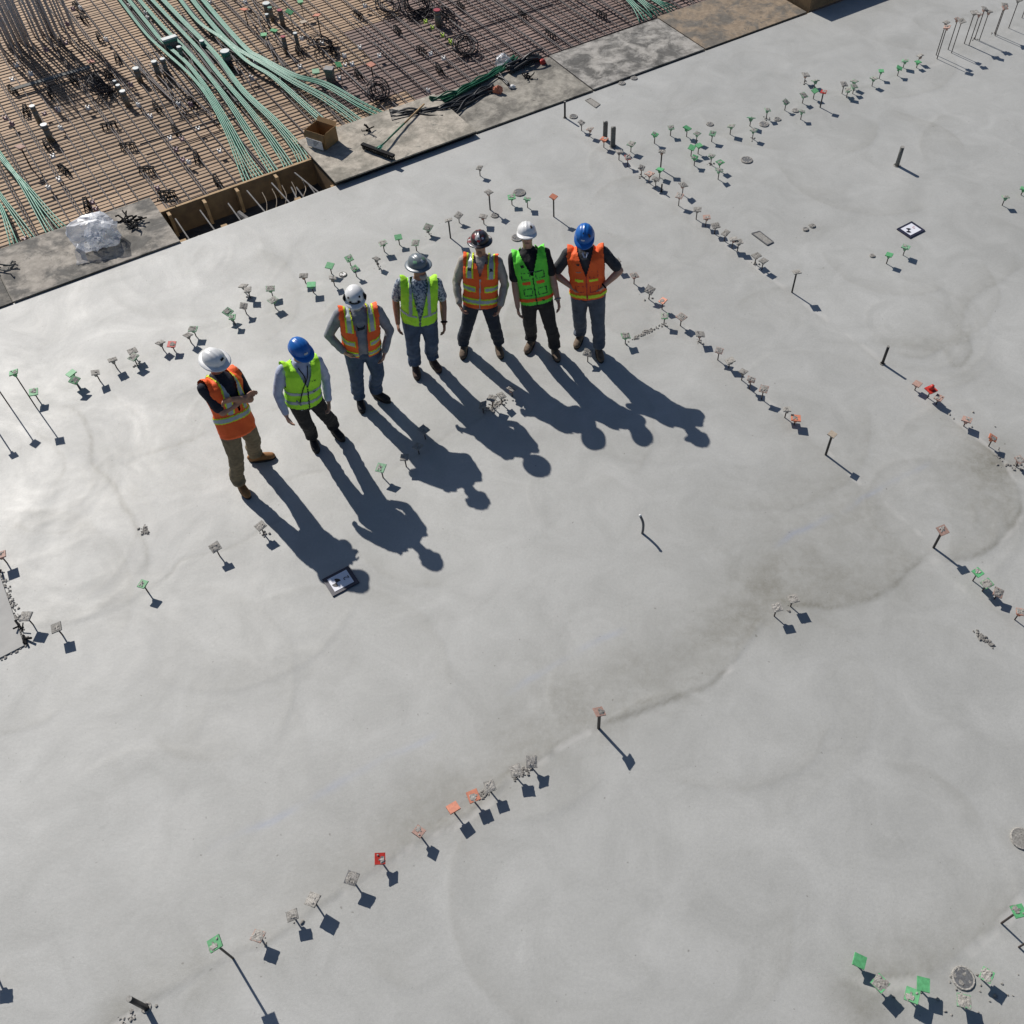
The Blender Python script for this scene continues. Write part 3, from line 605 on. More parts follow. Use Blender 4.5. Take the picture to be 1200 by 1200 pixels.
def person(lab, hat_px, hip_px, feet, hands, yaw, look, scale=1.0, bulk=1.0, skin='skin', top='charcoal', sleeve='short', pants='jeans', boots='boot_brown', vest='hv_orange', hat='hat_white', brim='cap', vest_fn=None, elbows=None, hip_z=.95, hat_z=1.70, extras=None, belly=0.0, curl=.6, legw=1.0, seed=1, vopen=None):
    S = scale
    foot = [(G(f[0][0], f[0][1], .05), G(f[1][0], f[1][1], .05)) for f in feet]         # (heel, toe)
    org = (foot[0][0] + foot[0][1] + foot[1][0] + foot[1][1]) / 4; org[2] = 0
    fr = V3([math.sin(yaw), -math.cos(yaw), 0]); sd = V3([math.cos(yaw), math.sin(yaw), 0])     # front, and lateral (towards +x when facing the camera)
    hip = G(hip_px[0], hip_px[1], hip_z * S); hatc = G(hat_px[0], hat_px[1], hat_z * S)
    lf = V3([math.sin(look[0]), -math.cos(look[0]), 0]); ls = V3([math.cos(look[0]), math.sin(look[0]), 0])
    hf = unit(lf * math.cos(look[1]) - V3([0, 0, 1]) * math.sin(look[1])); hu = np.cross(ls, hf) * 1.0
    if hu[2] < 0: hu = -hu
    headc = hatc - hu * .075 * S                                        # centre of the skull
    neck = headc - hu * .085 * S - hf * .025 * S; neck[2] = headc[2] - .13 * S
    nb_ = .88 * neck + .12 * hip; nb_[2] = neck[2] - .065 * S
    nb_ = nb_ - lf * .01
    up = unit(nb_ - hip); L = np.linalg.norm(nb_ - hip); sdt = unit(sd - up * np.dot(sd, up)); frt = np.cross(sdt, up) * 1.0
    if np.dot(frt, fr) < 0: frt = -frt
    T = lambda x, u, y: hip + sdt * x + up * (u * L) + frt * y
    b = bulk * S
    def torso(mb, off):
        us = [-.20, -.06, .10, .34, .60, .80, .92, 1.0, 1.07]
        rx = [.115, .172, .170, .160, .180, .190, .168, .09, .060]; ry = [.095, .122, .118, .112, .122, .118, .095, .072, .060]
        cs = [T(0, u, (.012 if .3 < u < .9 else 0) + belly * math.exp(-((u - .30) / .25) ** 2) * .6) for u in us]
        rings(mb, cs, [(x * b + off, (y + belly * math.exp(-((u - .30) / .25) ** 2)) * b + off) for x, y, u in zip(rx, ry, us)], sdt, 22)
    sh = [T(s * .190 * b, .90, 0) for s in (-1, 1)]
    wr = [T(*h[:3]) for h in hands]
    arms = []
    for i, s in enumerate((-1, 1)):
        pole = V3(elbows[i][0]) if elbows else (sdt * s * .6 - fr * .8)
        if elbows: pole = sdt * elbows[i][0] + fr * elbows[i][1] + V3([0, 0, 1]) * elbows[i][2]
        e, wv = ik(sh[i], wr[i], .295 * S, .265 * S, pole); arms.append((sh[i], e, wv))
    hj = [T(s * .088 * b, -.02, 0) for s in (-1, 1)]
    legs = []
    for i, s in enumerate((-1, 1)):
        hl, to = foot[i]; d = unit(V3([to[0] - hl[0], to[1] - hl[1], 0])); an = (hl + to) / 2 - d * .055 * S; an = V3([an[0], an[1], .10])
        dist = np.linalg.norm(an - hj[i]); seg = max(.425 * S, dist / 2 * 1.004)
        k, an2 = ik(hj[i], an, seg, seg, d * .6 + fr * .6 + sdt * s * .12); legs.append((hj[i], k, an, d))
    # ---- body
    mb = MB(); torso(mb, -.004)
    hs = [-.125, -.10, -.07, -.03, .02, .06, .09, .112, .120]; hx = [.022, .044, .056, .066, .073, .074, .066, .040, .012]; hy = [.025, .05, .068, .083, .092, .095, .084, .052, .015]; hyo = [.045, .035, .022, .010, 0, -.006, -.008, -.006, -.004]
    HP = lambda x, y, z: headc + ls * x * S + hf * y * S + hu * z * S
    rings(mb, [HP(0, o, z) for o, z in zip(hyo, hs)], [(x * S, y * S) for x, y in zip(hx, hy)], ls, 18)
    rings(mb, [HP(0, .088, .022), HP(0, .098, .0), HP(0, .106, -.022), HP(0, .096, -.036)], [(.007, .006), (.010, .010), (.016, .013), (.008, .006)], ls, 8)
    for s in (-1, 1): rings(mb, [HP(s * .072, -.012, -.045), HP(s * .078, -.016, -.01), HP(s * .080, -.02, .018), HP(s * .074, -.016, .03)], [(.008, .010), (.011, .020), (.010, .022), (.006, .010)], ls, 8)
    rings(mb, [nb_ - up * .05, nb_ + up * .02, neck * .5 + headc * .5, headc - hu * .03], [(.068 * S, .066 * S), (.058 * S, .060 * S), (.054 * S, .058 * S), (.05 * S, .05 * S)], sdt, 14)
    for a, e, wv in arms:
        capsule(mb, a, e, .052 * b, .042 * S); capsule(mb, e, e + (wv - e) * .35, .042 * S, .043 * S); capsule(mb, e + (wv - e) * .3, wv, .043 * S, .028 * S)
    for i, (a, e, wv) in enumerate(arms):
        s = -1 if i == 0 else 1; spec = hands[i]; hd = unit(wv - e)
        if len(spec) > 3: hd = unit(sdt * spec[3][0] + fr * spec[3][1] + V3([0, 0, 1]) * spec[3][2])
        pn = unit(V3(sdt) * -s)                                         # palm faces the body
        pn = unit(pn - hd * np.dot(pn, hd)); wd = np.cross(hd, pn)
        if np.dot(wd, fr) < 0: wd = -wd                                 # thumb side to the front
        p0 = wv; p1 = wv + hd * .085 * S
        rings(mb, [p0 - hd * .01, p0 + hd * .02, p0 + hd * .05, p1, p1 + hd * .008], [(.024 * S, .017 * S), (.034 * S, .018 * S), (.041 * S, .017 * S), (.040 * S, .014 * S), (.030 * S, .010 * S)], wd, 12)
        for q, (o, ln) in enumerate(((.030, .068), (.010, .078), (-.010, .072), (-.029, .056))):
            r0 = p1 + wd * o * S - hd * .012; cu = curl * (1 + .12 * q); d1 = unit(hd * math.cos(cu * .5) + pn * math.sin(cu * .5)); d2 = unit(hd * math.cos(cu * 1.5) + pn * math.sin(cu * 1.5))
            k1 = r0 + d1 * ln * .55 * S; k2 = k1 + d2 * ln * .55 * S; capsule(mb, r0, k1, .0095 * S, .0088 * S, 8); capsule(mb, k1, k2, .0088 * S, .0075 * S, 8)
        t0 = p0 + hd * .025 * S + wd * .030 * S; t1 = t0 + (wd * .65 + hd * .75 + pn * .25) * .042 * S; t2 = t1 + (hd * .95 + pn * .35) * .032 * S; capsule(mb, t0, t1, .0125 * S, .0105 * S, 8); capsule(mb, t1, t2, .0105 * S, .0085 * S, 8)
    for a, k, an, d in legs: capsule(mb, a, k, .078 * b, .048 * S); capsule(mb, k, an + V3([0, 0, .10]), .046 * S, .036 * S); capsule(mb, an + V3([0, 0, .10]), an, .036 * S, .034 * S)
    V, No, Fc = remesh(mb, .0085, 1)
    me_ = bpy.data.meshes.new('person'); me_.from_pydata([tuple(p) for p in V - org], [], Fc); me_.update(); me_.materials.append(M[skin]); me_.polygons.foreach_set('use_smooth', [True] * len(me_.polygons))
    root = link('person', me_, None, Vector(org)); tag(root, lab, 'person', 'workers standing on the slab')
    # ---- shirt
    mb = MB(); torso(mb, .008)
    for a, e, wv in arms:
        capsule(mb, a - up * .006, a * .35 + e * .65, .064 * b, .060 * S)
        if sleeve == 'short': capsule(mb, a * .45 + e * .55, a * .22 + e * .78, .061 * S, .062 * S)
        else: capsule(mb, a, e, .060 * b, .052 * S); capsule(mb, e, e * .1 + wv * .9, .052 * S, .040 * S)
    V, No, Fc = remesh(mb, .0125, 2); V = wrinkle(V, No, .010, 12, seed, (1, 1, .7))
    if sleeve == 'short': pass
    put('shirt', V, Fc, top, root, org)
    # collar
    cpts = [T(.062 * S * math.cos(a), .985 + .035 * (1 - math.sin(a)) * .5, .066 * S * math.sin(a) + .01) for a in np.linspace(R(100), R(440), 18)]
    MB().tube([Vector(p - org) for p in cpts], .013, 6).build('collar', top, root, True)
    pk_ = [T(0, u, .150 * b + belly * math.exp(-((u - .30) / .25) ** 2) * b + (.012 if u < .9 else -.02)) for u in (.92, .8, .6, .4, .2)]
    # ---- trousers
    mb = MB(); us = [-.24, -.12, -.02, .08, .17]; rx = [.10, .165, .180, .172, .163]; ry = [.09, .125, .135, .128, .122]
    rings(mb, [T(0, u, belly * .2) for u in us], [(x * b, y * b) for x, y in zip(rx, ry)], sdt, 20)
    for a, k, an, d in legs:
        lw_ = legw * S
        capsule(mb, a, k, .100 * b * legw, .073 * lw_); capsule(mb, k, an + V3([0, 0, .10]), .074 * lw_, .066 * lw_); rings(mb, [an + V3([0, 0, .16]), an + V3([0, 0, .08]), an + d * .012 + V3([0, 0, .005])], [(.062 * lw_, .064 * lw_), (.064 * lw_, .068 * lw_), (.064 * lw_, .072 * lw_)], np.cross(d, [0, 0, 1.]), 14)
    V, No, Fc = remesh(mb, .0125, 2); low_ = np.clip((.75 - V[:, 2]) / .6, 0.25, 1); V2 = wrinkle(V, No, .024, 7.5, seed + 3, (1, 1, 1.9)); V = V + (V2 - V) * low_[:, None]
    put('trousers', V, Fc, pants, root, org)
    bl = [T(.171 * b * math.cos(a), .135, .130 * b * math.sin(a) + belly * .2) for a in np.linspace(0, 2 * math.pi, 25)]; MB().tube([Vector(p - org) for p in bl], .014, 6).build('belt', 'blackcloth', root)
    # ---- boots
    for (hl, to), (a, k, an, d) in zip(foot, legs):
        c0 = (hl + to) / 2; c0[2] = 0; lat = np.cross(d, [0, 0, 1.]); q = lambda f, z: c0 + d * f * S + V3([0, 0, z])
        mb = MB(); rings(mb, [q(-.148, .045), q(-.13, .055), q(-.06, .06), q(.02, .052), q(.08, .045), q(.125, .038), q(.148, .032)], [(.022, .03), (.040, .05), (.045, .058), (.046, .048), (.050, .040), (.042, .032), (.015, .016)], lat, 14)
        rings(mb, [q(-.06, .03), q(-.06, .09), q(-.055, .16), q(-.055, .175)], [(.045, .06), (.048, .062), (.050, .058), (.03, .04)], lat, 14)
        V, No, Fc = remesh(mb, .011, 2); V[:, 2] = np.maximum(V[:, 2], .018); bo = put('boot', V, Fc, boots, root, org)
        n = 18; pr = [(c0 + d * (.152 * math.cos(a) + .0) * S + lat * (.050 + .006 * math.cos(a)) * math.sin(a)) for a in np.linspace(0, 2 * math.pi, n, endpoint=False)]
        Vs = [p + V3([0, 0, z]) - org for z in (.0, .024) for p in pr]; MB().add(Vs, [tuple(range(n))[::-1], tuple(range(n, 2 * n))] + [(i, (i + 1) % n, n + (i + 1) % n, n + i) for i in range(n)]).build('sole', 'sole', bo)
    # ---- vest
    mb = MB(); torso(mb, .033)
    for a in sh: capsule(mb, a - sdt * 0 + up * .005, a - up * .06 * 1, .088 * b, .07 * b)
    rings(mb, [T(0, -.16, belly * .2), T(0, -.02, belly * .35), T(0, .2, belly * .5)], [(.186 * b + .012, .140 * b + .012)] * 2 + [(.178 * b + .012, .134 * b + .012 + belly * .5)], sdt, 22)
    V, No, Fc = remesh(mb, .0095, 2); V = wrinkle(V, No, .014, 8, seed + 9, (1, 1, .6))
    rel = V - hip; U = rel @ up / L; X = rel @ sdt / S; Y = rel @ frt / S
    hem, vz, vw, gap = vopen or (-.10, .45, .085, .0)
    keep = (U > hem) & (U < 1.16) & ~((np.abs(X) > .208 * bulk) & (U > .60)) & ~((np.abs(X) > .200 * bulk) & (U > .50) & (np.abs(Y) < .09))
    keep &= ~((Y > 0) & (U > vz) & (np.abs(X) < gap + vw * (U - vz) / (1 - vz))); keep &= ~((np.abs(X) < .078) & (U > .94))
    if gap: keep &= ~((Y > 0) & (np.abs(X) < gap))
    Vv, Fv, used = sub(V, Fc, keep); vo = put('vest', Vv, Fv, vest, root, org)
    Xv, Uv, Yv, Nv = X[used], U[used], Y[used], No[used]
    def strip(name, m, pred, off=.004):
        a, f, u_ = sub(Vv + Nv * off, Fv, pred(Xv, Uv, Yv));
        if f: put(name, a, f, m, vo, org)
    if vest_fn: vest_fn(strip)
    # ---- hard hat
    hc = headc + hu * .041 * S; HT = lambda x, y, z: hc + ls * x * S + hf * y * S + hu * z * S
    hroot = None; nu, nv = 40, 14; Vh = []
    for i in range(nv + 1):
        ph = math.pi / 2 * i / nv
        for j in range(nu):
            a = 2 * math.pi * j / nu; x, y, z = math.cos(a) * math.cos(ph), math.sin(a) * math.cos(ph), math.sin(ph)
            rdg = (.006 * math.exp(-(x / .10) ** 2) + .004 * math.exp(-((abs(x) - .38) / .09) ** 2)) * (z > .05) if brim != 'climb' else 0
            Vh.append(HT(x * .106 + rdg * x, y * .126, z ** .86 * .108 + rdg))
    Fh = [(i * nu + j, i * nu + (j + 1) % nu, (i + 1) * nu + (j + 1) % nu, (i + 1) * nu + j) for i in range(nv) for j in range(nu)]
    ho = put('hard_hat', np.array(Vh), Fh, hat, root, org)
    Vb = []; nr = 4
    for i in range(nr + 1):
        for j in range(nu):
            a = 2 * math.pi * j / nu; f = max(0, math.sin(a)); w_ = (.040 + .010 * f) if brim == 'full' else (.008 + .048 * f ** 1.5)
            q = i / nr; Vb.append(HT(math.cos(a) * (.1045 + w_ * q), math.sin(a) * (.1245 + w_ * q), .004 - .012 * q * q - (.006 * f * q if brim != 'full' else 0)))
    nB = len(Vb); Vb += [p - hu * .005 for p in Vb]
    Fb = [(i * nu + j, i * nu + (j + 1) % nu, (i + 1) * nu + (j + 1) % nu, (i + 1) * nu + j)[::-1] for i in range(nr) for j in range(nu)]; Fb += [tuple(nB + k for k in f[::-1]) for f in Fb]
    Fb += [(nr * nu + j, nr * nu + (j + 1) % nu, nB + nr * nu + (j + 1) % nu, nB + nr * nu + j)[::-1] for j in range(nu)]
    put('brim', np.array(Vb), Fb, hat, ho, org)
    def decal(m, a, ph, w_, h_, name='sticker'):
        Vd = []; 
        for i in range(5):
            for j in range(5):
                aa = a + (i / 4 - .5) * w_ / .12; pp = ph + (j / 4 - .5) * h_ / .11; x, y, z = math.cos(aa) * math.cos(pp), math.sin(aa) * math.cos(pp), math.sin(pp); Vd.append(HT(x * .1115, y * .1315, z ** .86 * .1135 + .003 if z > 0 else 0))
        put(name, np.array(Vd), [(i * 5 + j, (i + 1) * 5 + j, (i + 1) * 5 + j + 1, i * 5 + j + 1) for i in range(4) for j in range(4)], m, ho, org)
    # ---- face
    for s in (-1, 1):
        MB().ball(tuple(HP(s * .030, .082, .012) - org), .011, 8, 6).build('eye', 'lens', root, True)
    MB().tube([Vector(HP(x, .088 - 6 * x * x, -.062) - org) for x in (-.024, -.012, 0, .012, .024)], .0045, 5).build('mouth', 'skin2', root)
    ctx = dict(root=root, org=org, HP=HP, HT=HT, T=T, decal=decal, ho=ho, arms=arms, S=S, hat=hat, ls=ls, hf=hf, hu=hu, hip=hip, L=L, b=b, vo=vo)
    if extras: extras(ctx)
    return root
def glasses(c):
    HP, org = c['HP'], c['org']; g = MB()
    for s in (-1, 1): g.box(tuple(HP(s * .034, .093, .010) - org), (.052, .02, .032), Matrix((tuple(c['ls']), tuple(c['hf']), tuple(c['hu']))).transposed())
    g.tube([Vector(HP(s * .078, y, .014) - org) for s, y in ((-1, -.02), (-1, .07))], .004, 4); g.tube([Vector(HP(.078, y, .014) - org) for y in (-.02, .07)], .004, 4); g.tube([Vector(HP(x, .098, .016) - org) for x in (-.06, .06)], .005, 4)
    g.build('sunglasses', 'lens', c['root'])
def beard(c, m='hair_grey', w_=.048):
    HP, org = c['HP'], c['org']; mb = MB(); rings(mb, [HP(0, .050, -.135), HP(0, .058, -.115), HP(0, .060, -.09), HP(0, .056, -.066)], [(.02, .02), (w_ * .85, .035), (w_, .040), (w_ * 1.02, .032)], c['ls'], 12); mb.v = [tuple(np.array(p) - org) for p in mb.v]; mb.build('beard', m, c['root'], True)
def hairback(c, m='hair_dark'):
    HP, org = c['HP'], c['org']; mb = MB(); rings(mb, [HP(0, -.040, -.07), HP(0, -.035, -.03), HP(0, -.028, .02), HP(0, -.022, .05)], [(.045, .035), (.066, .062), (.076, .074), (.076, .078)], c['ls'], 14); mb.v = [tuple(np.array(p) - org) for p in mb.v]; mb.build('hair', m, c['root'], True)
def watch(c, i, m='steel'):
    a, e, wv = c['arms'][i]; p = e * .06 + wv * .94; d = unit(wv - e); o = V3(np.cross(d, [0, 0, 1.])); o = unit(o); q = np.cross(d, o)
    MB().tube([Vector(p + (o * math.cos(t) + q * math.sin(t)) * .034 - c['org']) for t in np.linspace(0, 6.28, 13)], .010, 6).build('wrist_watch', m, c['root'])
def line(c, pts, r, m, name): MB().tube([Vector(p - c['org']) for p in catmull([c['T'](*q) for q in pts], 4)], r, 5).build(name, m, c['root'])
ax = np.abs
# 1 crossed arms, orange vest, khaki trousers
def v1(strip):
    sx = lambda X, U: ax(X) - (.068 + .035 * (1 - U))
    strip('yellow_trim', 'hv_yellow', lambda X, U, Y: (ax(sx(X, U)) < .042) & (U > .30), .004); strip('reflective_stripe', 'silver', lambda X, U, Y: (ax(sx(X, U)) < .027) & (U > .30), .007)
    strip('yellow_trim', 'hv_yellow', lambda X, U, Y: ax(U - .22) < .07, .005); strip('reflective_stripe', 'silver', lambda X, U, Y: ax(U - .22) < .045, .008)
def x1(c): glasses(c); hairback(c); c['decal']('blackcloth', R(78), R(30), .055, .022, 'front_emblem'); line(c, [(-.02, .93, .10), (0, .80, .125), (.02, .93, .10)], .012, 'paleblue', 'undershirt')
person('worker with crossed arms in orange vest, navy polo, khaki trousers and white full brim hat', (250,418), (276,497), [((279,564),(290,580)), ((294,537),(319,533))], [(.09, .52, .20, (1, -.2, .1)), (-.07, .61, .22, (-1, -.25, .1))], R(60), (R(54), R(8)), 1.02, 1.03, 'skin2', 'navy', 'short', 'khaki', 'boot_tan', 'hv_orange', 'hat_white', 'full', v1, elbows=[(-.8, .25, -.9), (.8, .25, -.9)], extras=x1, seed=1, vopen=(-.20, .30, .09, 0), legw=1.08)
# 2 lime vest, pale blue shirt
def v2(strip):
    for u in (.10, .36): strip('reflective_stripe', 'silver', lambda X, U, Y, u=u: ax(U - u) < .048)
    strip('zip', 'blackcloth', lambda X, U, Y: (ax(X) < .011) & (Y > 0) & (U < .5), .006)
    strip('printed_mark', 'blackcloth', lambda X, U, Y: (ax(X - .075) < .026) & (ax(U - .66) < .016) & (Y > 0), .006); strip('dark_tag', 'blackcloth', lambda X, U, Y: (ax(X - .07) < .018) & (ax(U - .36) < .022) & (Y > 0), .008)
def x2(c):
    c['decal']('silver', R(95), R(24), .05, .022, 'front_emblem'); hairback(c); glasses(c)
    line(c, [(-.05, .98, .09), (-.01, .75, .155), (-.06, .45, .165), (-.10, .16, .16)], .006, 'blackcloth', 'lanyard'); line(c, [(.05, .98, .09), (.02, .8, .15), (-.02, .62, .165)], .006, 'blackcloth', 'lanyard'); line(c, [(-.13, .22, .15), (-.09, .10, .165)], .012, 'greyshirt', 'badge')
person('worker in lime vest over pale blue shirt, black trousers and blue hard hat', (351,406), (356,466), [((366,512),(370,525)), ((389,501),(400,512))], [(-.25, -.15, .11), (.24, -.14, .09)], R(33), (R(46), R(20)), .985, 1.0, 'skin3', 'paleblue', 'long', 'blackcloth', 'boot_black', 'hv_lime', 'hat_blue', 'cap', v2, extras=x2, seed=2, vopen=(-.08, .52, .085, 0), legw=1.05)
# 3 open orange vest, grey shirt, jeans, climbing style helmet
def v3(strip):
    strip('yellow_trim', 'hv_yellow', lambda X, U, Y: (ax(ax(X) - .122) < .046) & (U > .60), .004); strip('reflective_stripe', 'silver', lambda X, U, Y: (ax(ax(X) - .122) < .028) & (U > .60), .007)
    for u in (.34, .04): strip('yellow_trim', 'hv_yellow', lambda X, U, Y, u=u: (ax(U - u) < .078) & ~((u > .2) & (Y > 0) & (ax(X) < .075)), .005); strip('reflective_stripe', 'silver', lambda X, U, Y, u=u: (ax(U - u) < .042) & ~((u > .2) & (Y > 0) & (ax(X) < .085)), .008)
def x3(c):
    beard(c); HT, HP, org = c['HT'], c['HP'], c['org']
    for s in (-1, 1):
        mb = MB(); rings(mb, [HT(s * .107, .03, -.03), HT(s * .115, .03, .012), HT(s * .104, .02, .05)], [(.014, .030), (.016, .035), (.008, .02)], c['ls'], 10); mb.v = [tuple(np.array(p) - org) for p in mb.v]; mb.build('ear_clip', 'black', c['ho'])
    for a, p in ((48, 34), (132, 34), (66, 14), (114, 14)): c['decal']('black', R(a), R(p), .026, .022, 'vent')
    c['decal']('lens', R(90), R(7), .15, .020, 'dark_band')
    mb = MB(); rings(mb, [HP(-.06, .070, .03), HP(-.03, .094, .035), HP(0, .10, .036), HP(.03, .094, .035), HP(.06, .070, .03)], [(.010, .02), (.014, .026), (.014, .024), (.014, .026), (.010, .02)], c['hu'], 8); mb.v = [tuple(np.array(p) - org) for p in mb.v]; mb.build('goggles', 'lens', c['root'])
    line(c, [(-.06, .84, .13), (-.03, .70, .16), (.02, .68, .165), (.07, .84, .13)], .010, 'blackcloth', 'neck_strap'); line(c, [(-.04, .66, .165), (.04, .70, .165)], .016, 'lens', 'hanging_glasses')
person('worker in open orange vest, grey long sleeved shirt, jeans and white climbing style helmet', (415,344), (424,405), [((421,464),(424,480)), ((437,459),(455,468))], [(-.20, .03, .13, (.8, .5, -.5)), (.240, -.12, .10)], R(16), (R(8), R(12)), .985, 1.10, 'skin3', 'greyshirt', 'long', 'jeans', 'boot_black', 'hv_orange', 'hat_white', 'climb', v3, elbows=[(-1, -.55, 0), (1, -.55, 0)], extras=x3, belly=.045, seed=3, vopen=(-.10, .50, .035, .050), legw=1.12)
# 4 lime vest, floral shirt, jeans, grey full brim hat
def v4(strip):
    strip('reflective_stripe', 'silver', lambda X, U, Y: (ax(ax(X) - (.098 + .012 * (1 - U))) < .022) & (U > .26)); strip('reflective_stripe', 'silver', lambda X, U, Y: (ax(U - .24) < .04) & ~((Y > 0) & (ax(X) < .03)), .005)
    strip('chest_emblem', 'red', lambda X, U, Y: (ax(X + .055) < .013) & (ax(U - .54) < .022) & (Y > 0), .007)
def x4(c):
    beard(c, 'hair_grey', .046); watch(c, 1, 'black'); c['decal']('palegreen', R(60), R(45), .05, .03); c['decal']('palegreen', R(140), R(40), .06, .03); c['decal']('paper', R(85), R(40), .035, .035)
person('worker in lime vest over floral shirt, jeans and grey full brim hard hat', (489,306), (491,368), [((486,425),(489,442)), ((504,419),(515,433))], [(-.250, -.15, .07), (.285, -.13, .10)], R(10), (R(40), R(-6)), 1.0, 1.06, 'skin2', 'floral', 'short', 'jeans', 'boot_brown', 'hv_lime', 'hat_grey', 'full', v4, elbows=[(-.3, -1, 0), (.3, -1, 0)], extras=x4, belly=.03, seed=4, vopen=(-.10, .16, .085, .006), legw=1.15)
# 5 orange vest, sticker hat, dark jeans
def v5(strip):
    strip('yellow_trim', 'hv_yellow', lambda X, U, Y: (ax(ax(X) - .122) < .046) & (U > .58), .004); strip('reflective_stripe', 'silver', lambda X, U, Y: (ax(ax(X) - .122) < .028) & (U > .58), .007)
    for u in (.33, .02): strip('yellow_trim', 'hv_yellow', lambda X, U, Y, u=u: (ax(U - u) < .082) & ~((u > .2) & (Y > 0) & (ax(X) < .045)), .005); strip('reflective_stripe', 'silver', lambda X, U, Y, u=u: (ax(U - u) < .045) & ~((u > .2) & (Y > 0) & (ax(X) < .055)), .008)
    strip('zip', 'silver', lambda X, U, Y: (ax(X) < .012) & (Y > 0) & (U < .62), .009); [strip('dark_tab', 'charcoal', lambda X, U, Y, q=q: (ax(X - q) < .024) & (ax(U - .80) < .04) & (Y > 0), .010) for q in (-.122, .122)]
def x5(c): c['decal']('paper', R(95), R(52), .05, .035); c['decal']('red', R(90), R(22), .04, .022); c['decal']('paper', R(60), R(35), .03, .025); hairback(c); beard(c, 'skin2', .03); line(c, [(-.06, .96, .10), (0, .55, .17), (.06, .96, .10)], .005, 'blackcloth', 'lanyard')
person('worker in fully striped orange vest, dark jeans and dark sticker covered hard hat', (562,278), (563,349), [((545,402),(542,417)), ((583,402),(587,416))], [(-.240, -.10, .10, (.35, .4, -.9)), (.240, -.10, .10, (-.35, .4, -.9))], R(2), (R(-2), R(-8)), 1.0, 1.02, 'skin', 'tanshirt', 'long', 'darkjeans', 'boot_dusty', 'hv_orange', 'hat_sticker', 'full', v5, elbows=[(-.7, -1, 0), (.7, -1, 0)], extras=x5, seed=5, vopen=(-.16, .66, .055, 0), legw=1.08)
# 6 green vest, black tee, white cap hat
def v6(strip):
    strip('orange_band', 'hv_orange', lambda X, U, Y: (ax(U - .36) < .04) & (Y > 0) & (ax(X) > .03) & (ax(X) < .13)); strip('orange_band', 'hv_orange', lambda X, U, Y: ax(U + .02) < .045, .005)
    strip('zip', 'blackcloth', lambda X, U, Y: (ax(X) < .011) & (Y > 0) & (U < .48), .008); strip('radio_patch', 'blackcloth', lambda X, U, Y: (ax(X + .095) < .024) & (ax(U - .74) < .04) & (Y > 0), .007); strip('dark_tag', 'blackcloth', lambda X, U, Y: (ax(X - .08) < .02) & (ax(U + .05) < .022) & (Y > 0), .009)
    for x0, u0 in ((-.075, .16), (.085, .16), (-.075, .52), (.085, .52)): strip('pocket_seam', 'charcoal', lambda X, U, Y, x0=x0, u0=u0: (Y > 0) & (ax(X - x0) < .055) & (ax(U - u0) < .085) & ~((ax(X - x0) < .040) & (ax(U - u0) < .058)) & (ax(X) > .016), .006)
def x6(c): glasses(c); hairback(c); watch(c, 1, 'steel'); c['decal']('boot_brown', R(50), R(42), .035, .035, 'side_emblem'); line(c, [(-.05, .62, .145), (0, .60, .15), (.05, .62, .145)], .004, 'greyshirt', 'shirt_print')
person('worker in green vest with orange bands, black tee and white cap style hard hat', (617,268), (628,346), [((625,396),(617,411)), ((648,404),(654,421))], [(-.235, -.155, .09), (.25, -.155, .09)], R(4), (R(4), R(-14)), 1.02, .97, 'skin', 'blackcloth', 'short', 'faded_black', 'boot_dusty', 'hv_green', 'hat_white', 'cap', v6, elbows=[(-.3, -1, 0), (.3, -1, 0)], extras=x6, seed=6, vopen=(-.14, .50, .10, 0), legw=1.1)
# 7 orange vest, hands on hips, blue hat
def v7(strip):
    strip('yellow_band', 'hv_yellow', lambda X, U, Y: (ax(U - .36) < .042) & (Y > 0) & (ax(X) > .03) & (ax(X) < .135)); strip('yellow_band', 'hv_yellow', lambda X, U, Y: ax(U + .03) < .042, .005)
    strip('zip', 'red', lambda X, U, Y: (ax(X) < .011) & (Y > 0) & (U < .48), .008); strip('chest_emblem', 'boot_brown', lambda X, U, Y: (ax(X + .085) < .022) & (ax(U - .74) < .032) & (Y > 0), .007); strip('printed_mark', 'pink', lambda X, U, Y: (ax(X + .085) < .035) & (ax(U - .56) < .02) & (Y > 0), .007)
    for x0, u0 in ((-.08, .15), (.085, .15), (.085, .50)): strip('pocket_seam', 'red', lambda X, U, Y, x0=x0, u0=u0: (Y > 0) & (ax(X - x0) < .055) & (ax(U - u0) < .085) & ~((ax(X - x0) < .040) & (ax(U - u0) < .058)) & (ax(X) > .016), .006)
def x7(c): hairback(c); watch(c, 1, 'black'); c['decal']('paper', R(95), R(30), .05, .014, 'front_emblem'); c['decal']('boot_brown', R(40), R(45), .035, .04); c['decal']('black', R(100), R(68), .03, .02); line(c, [(-.03, .97, .10), (0, .85, .125), (.03, .97, .10)], .014, 'paleblue', 'undershirt')
person('worker with hands on hips in orange vest, charcoal polo and blue hard hat', (685,273), (689,340), [((681,392),(676,403)), ((700,404),(705,422))], [(-.175, .13, .07, (.6, .5, -.6)), (.185, .13, .07, (-.6, .5, -.6))], R(-4), (R(-6), R(24)), 1.02, 1.06, 'skin', 'charcoal', 'short', 'greyjeans', 'boot_dusty', 'hv_orange', 'hat_blue', 'cap', v7, elbows=[(-1, -.25, .1), (1, -.25, .1)], extras=x7, seed=7, vopen=(-.12, .46, .085, 0), legw=1.12)
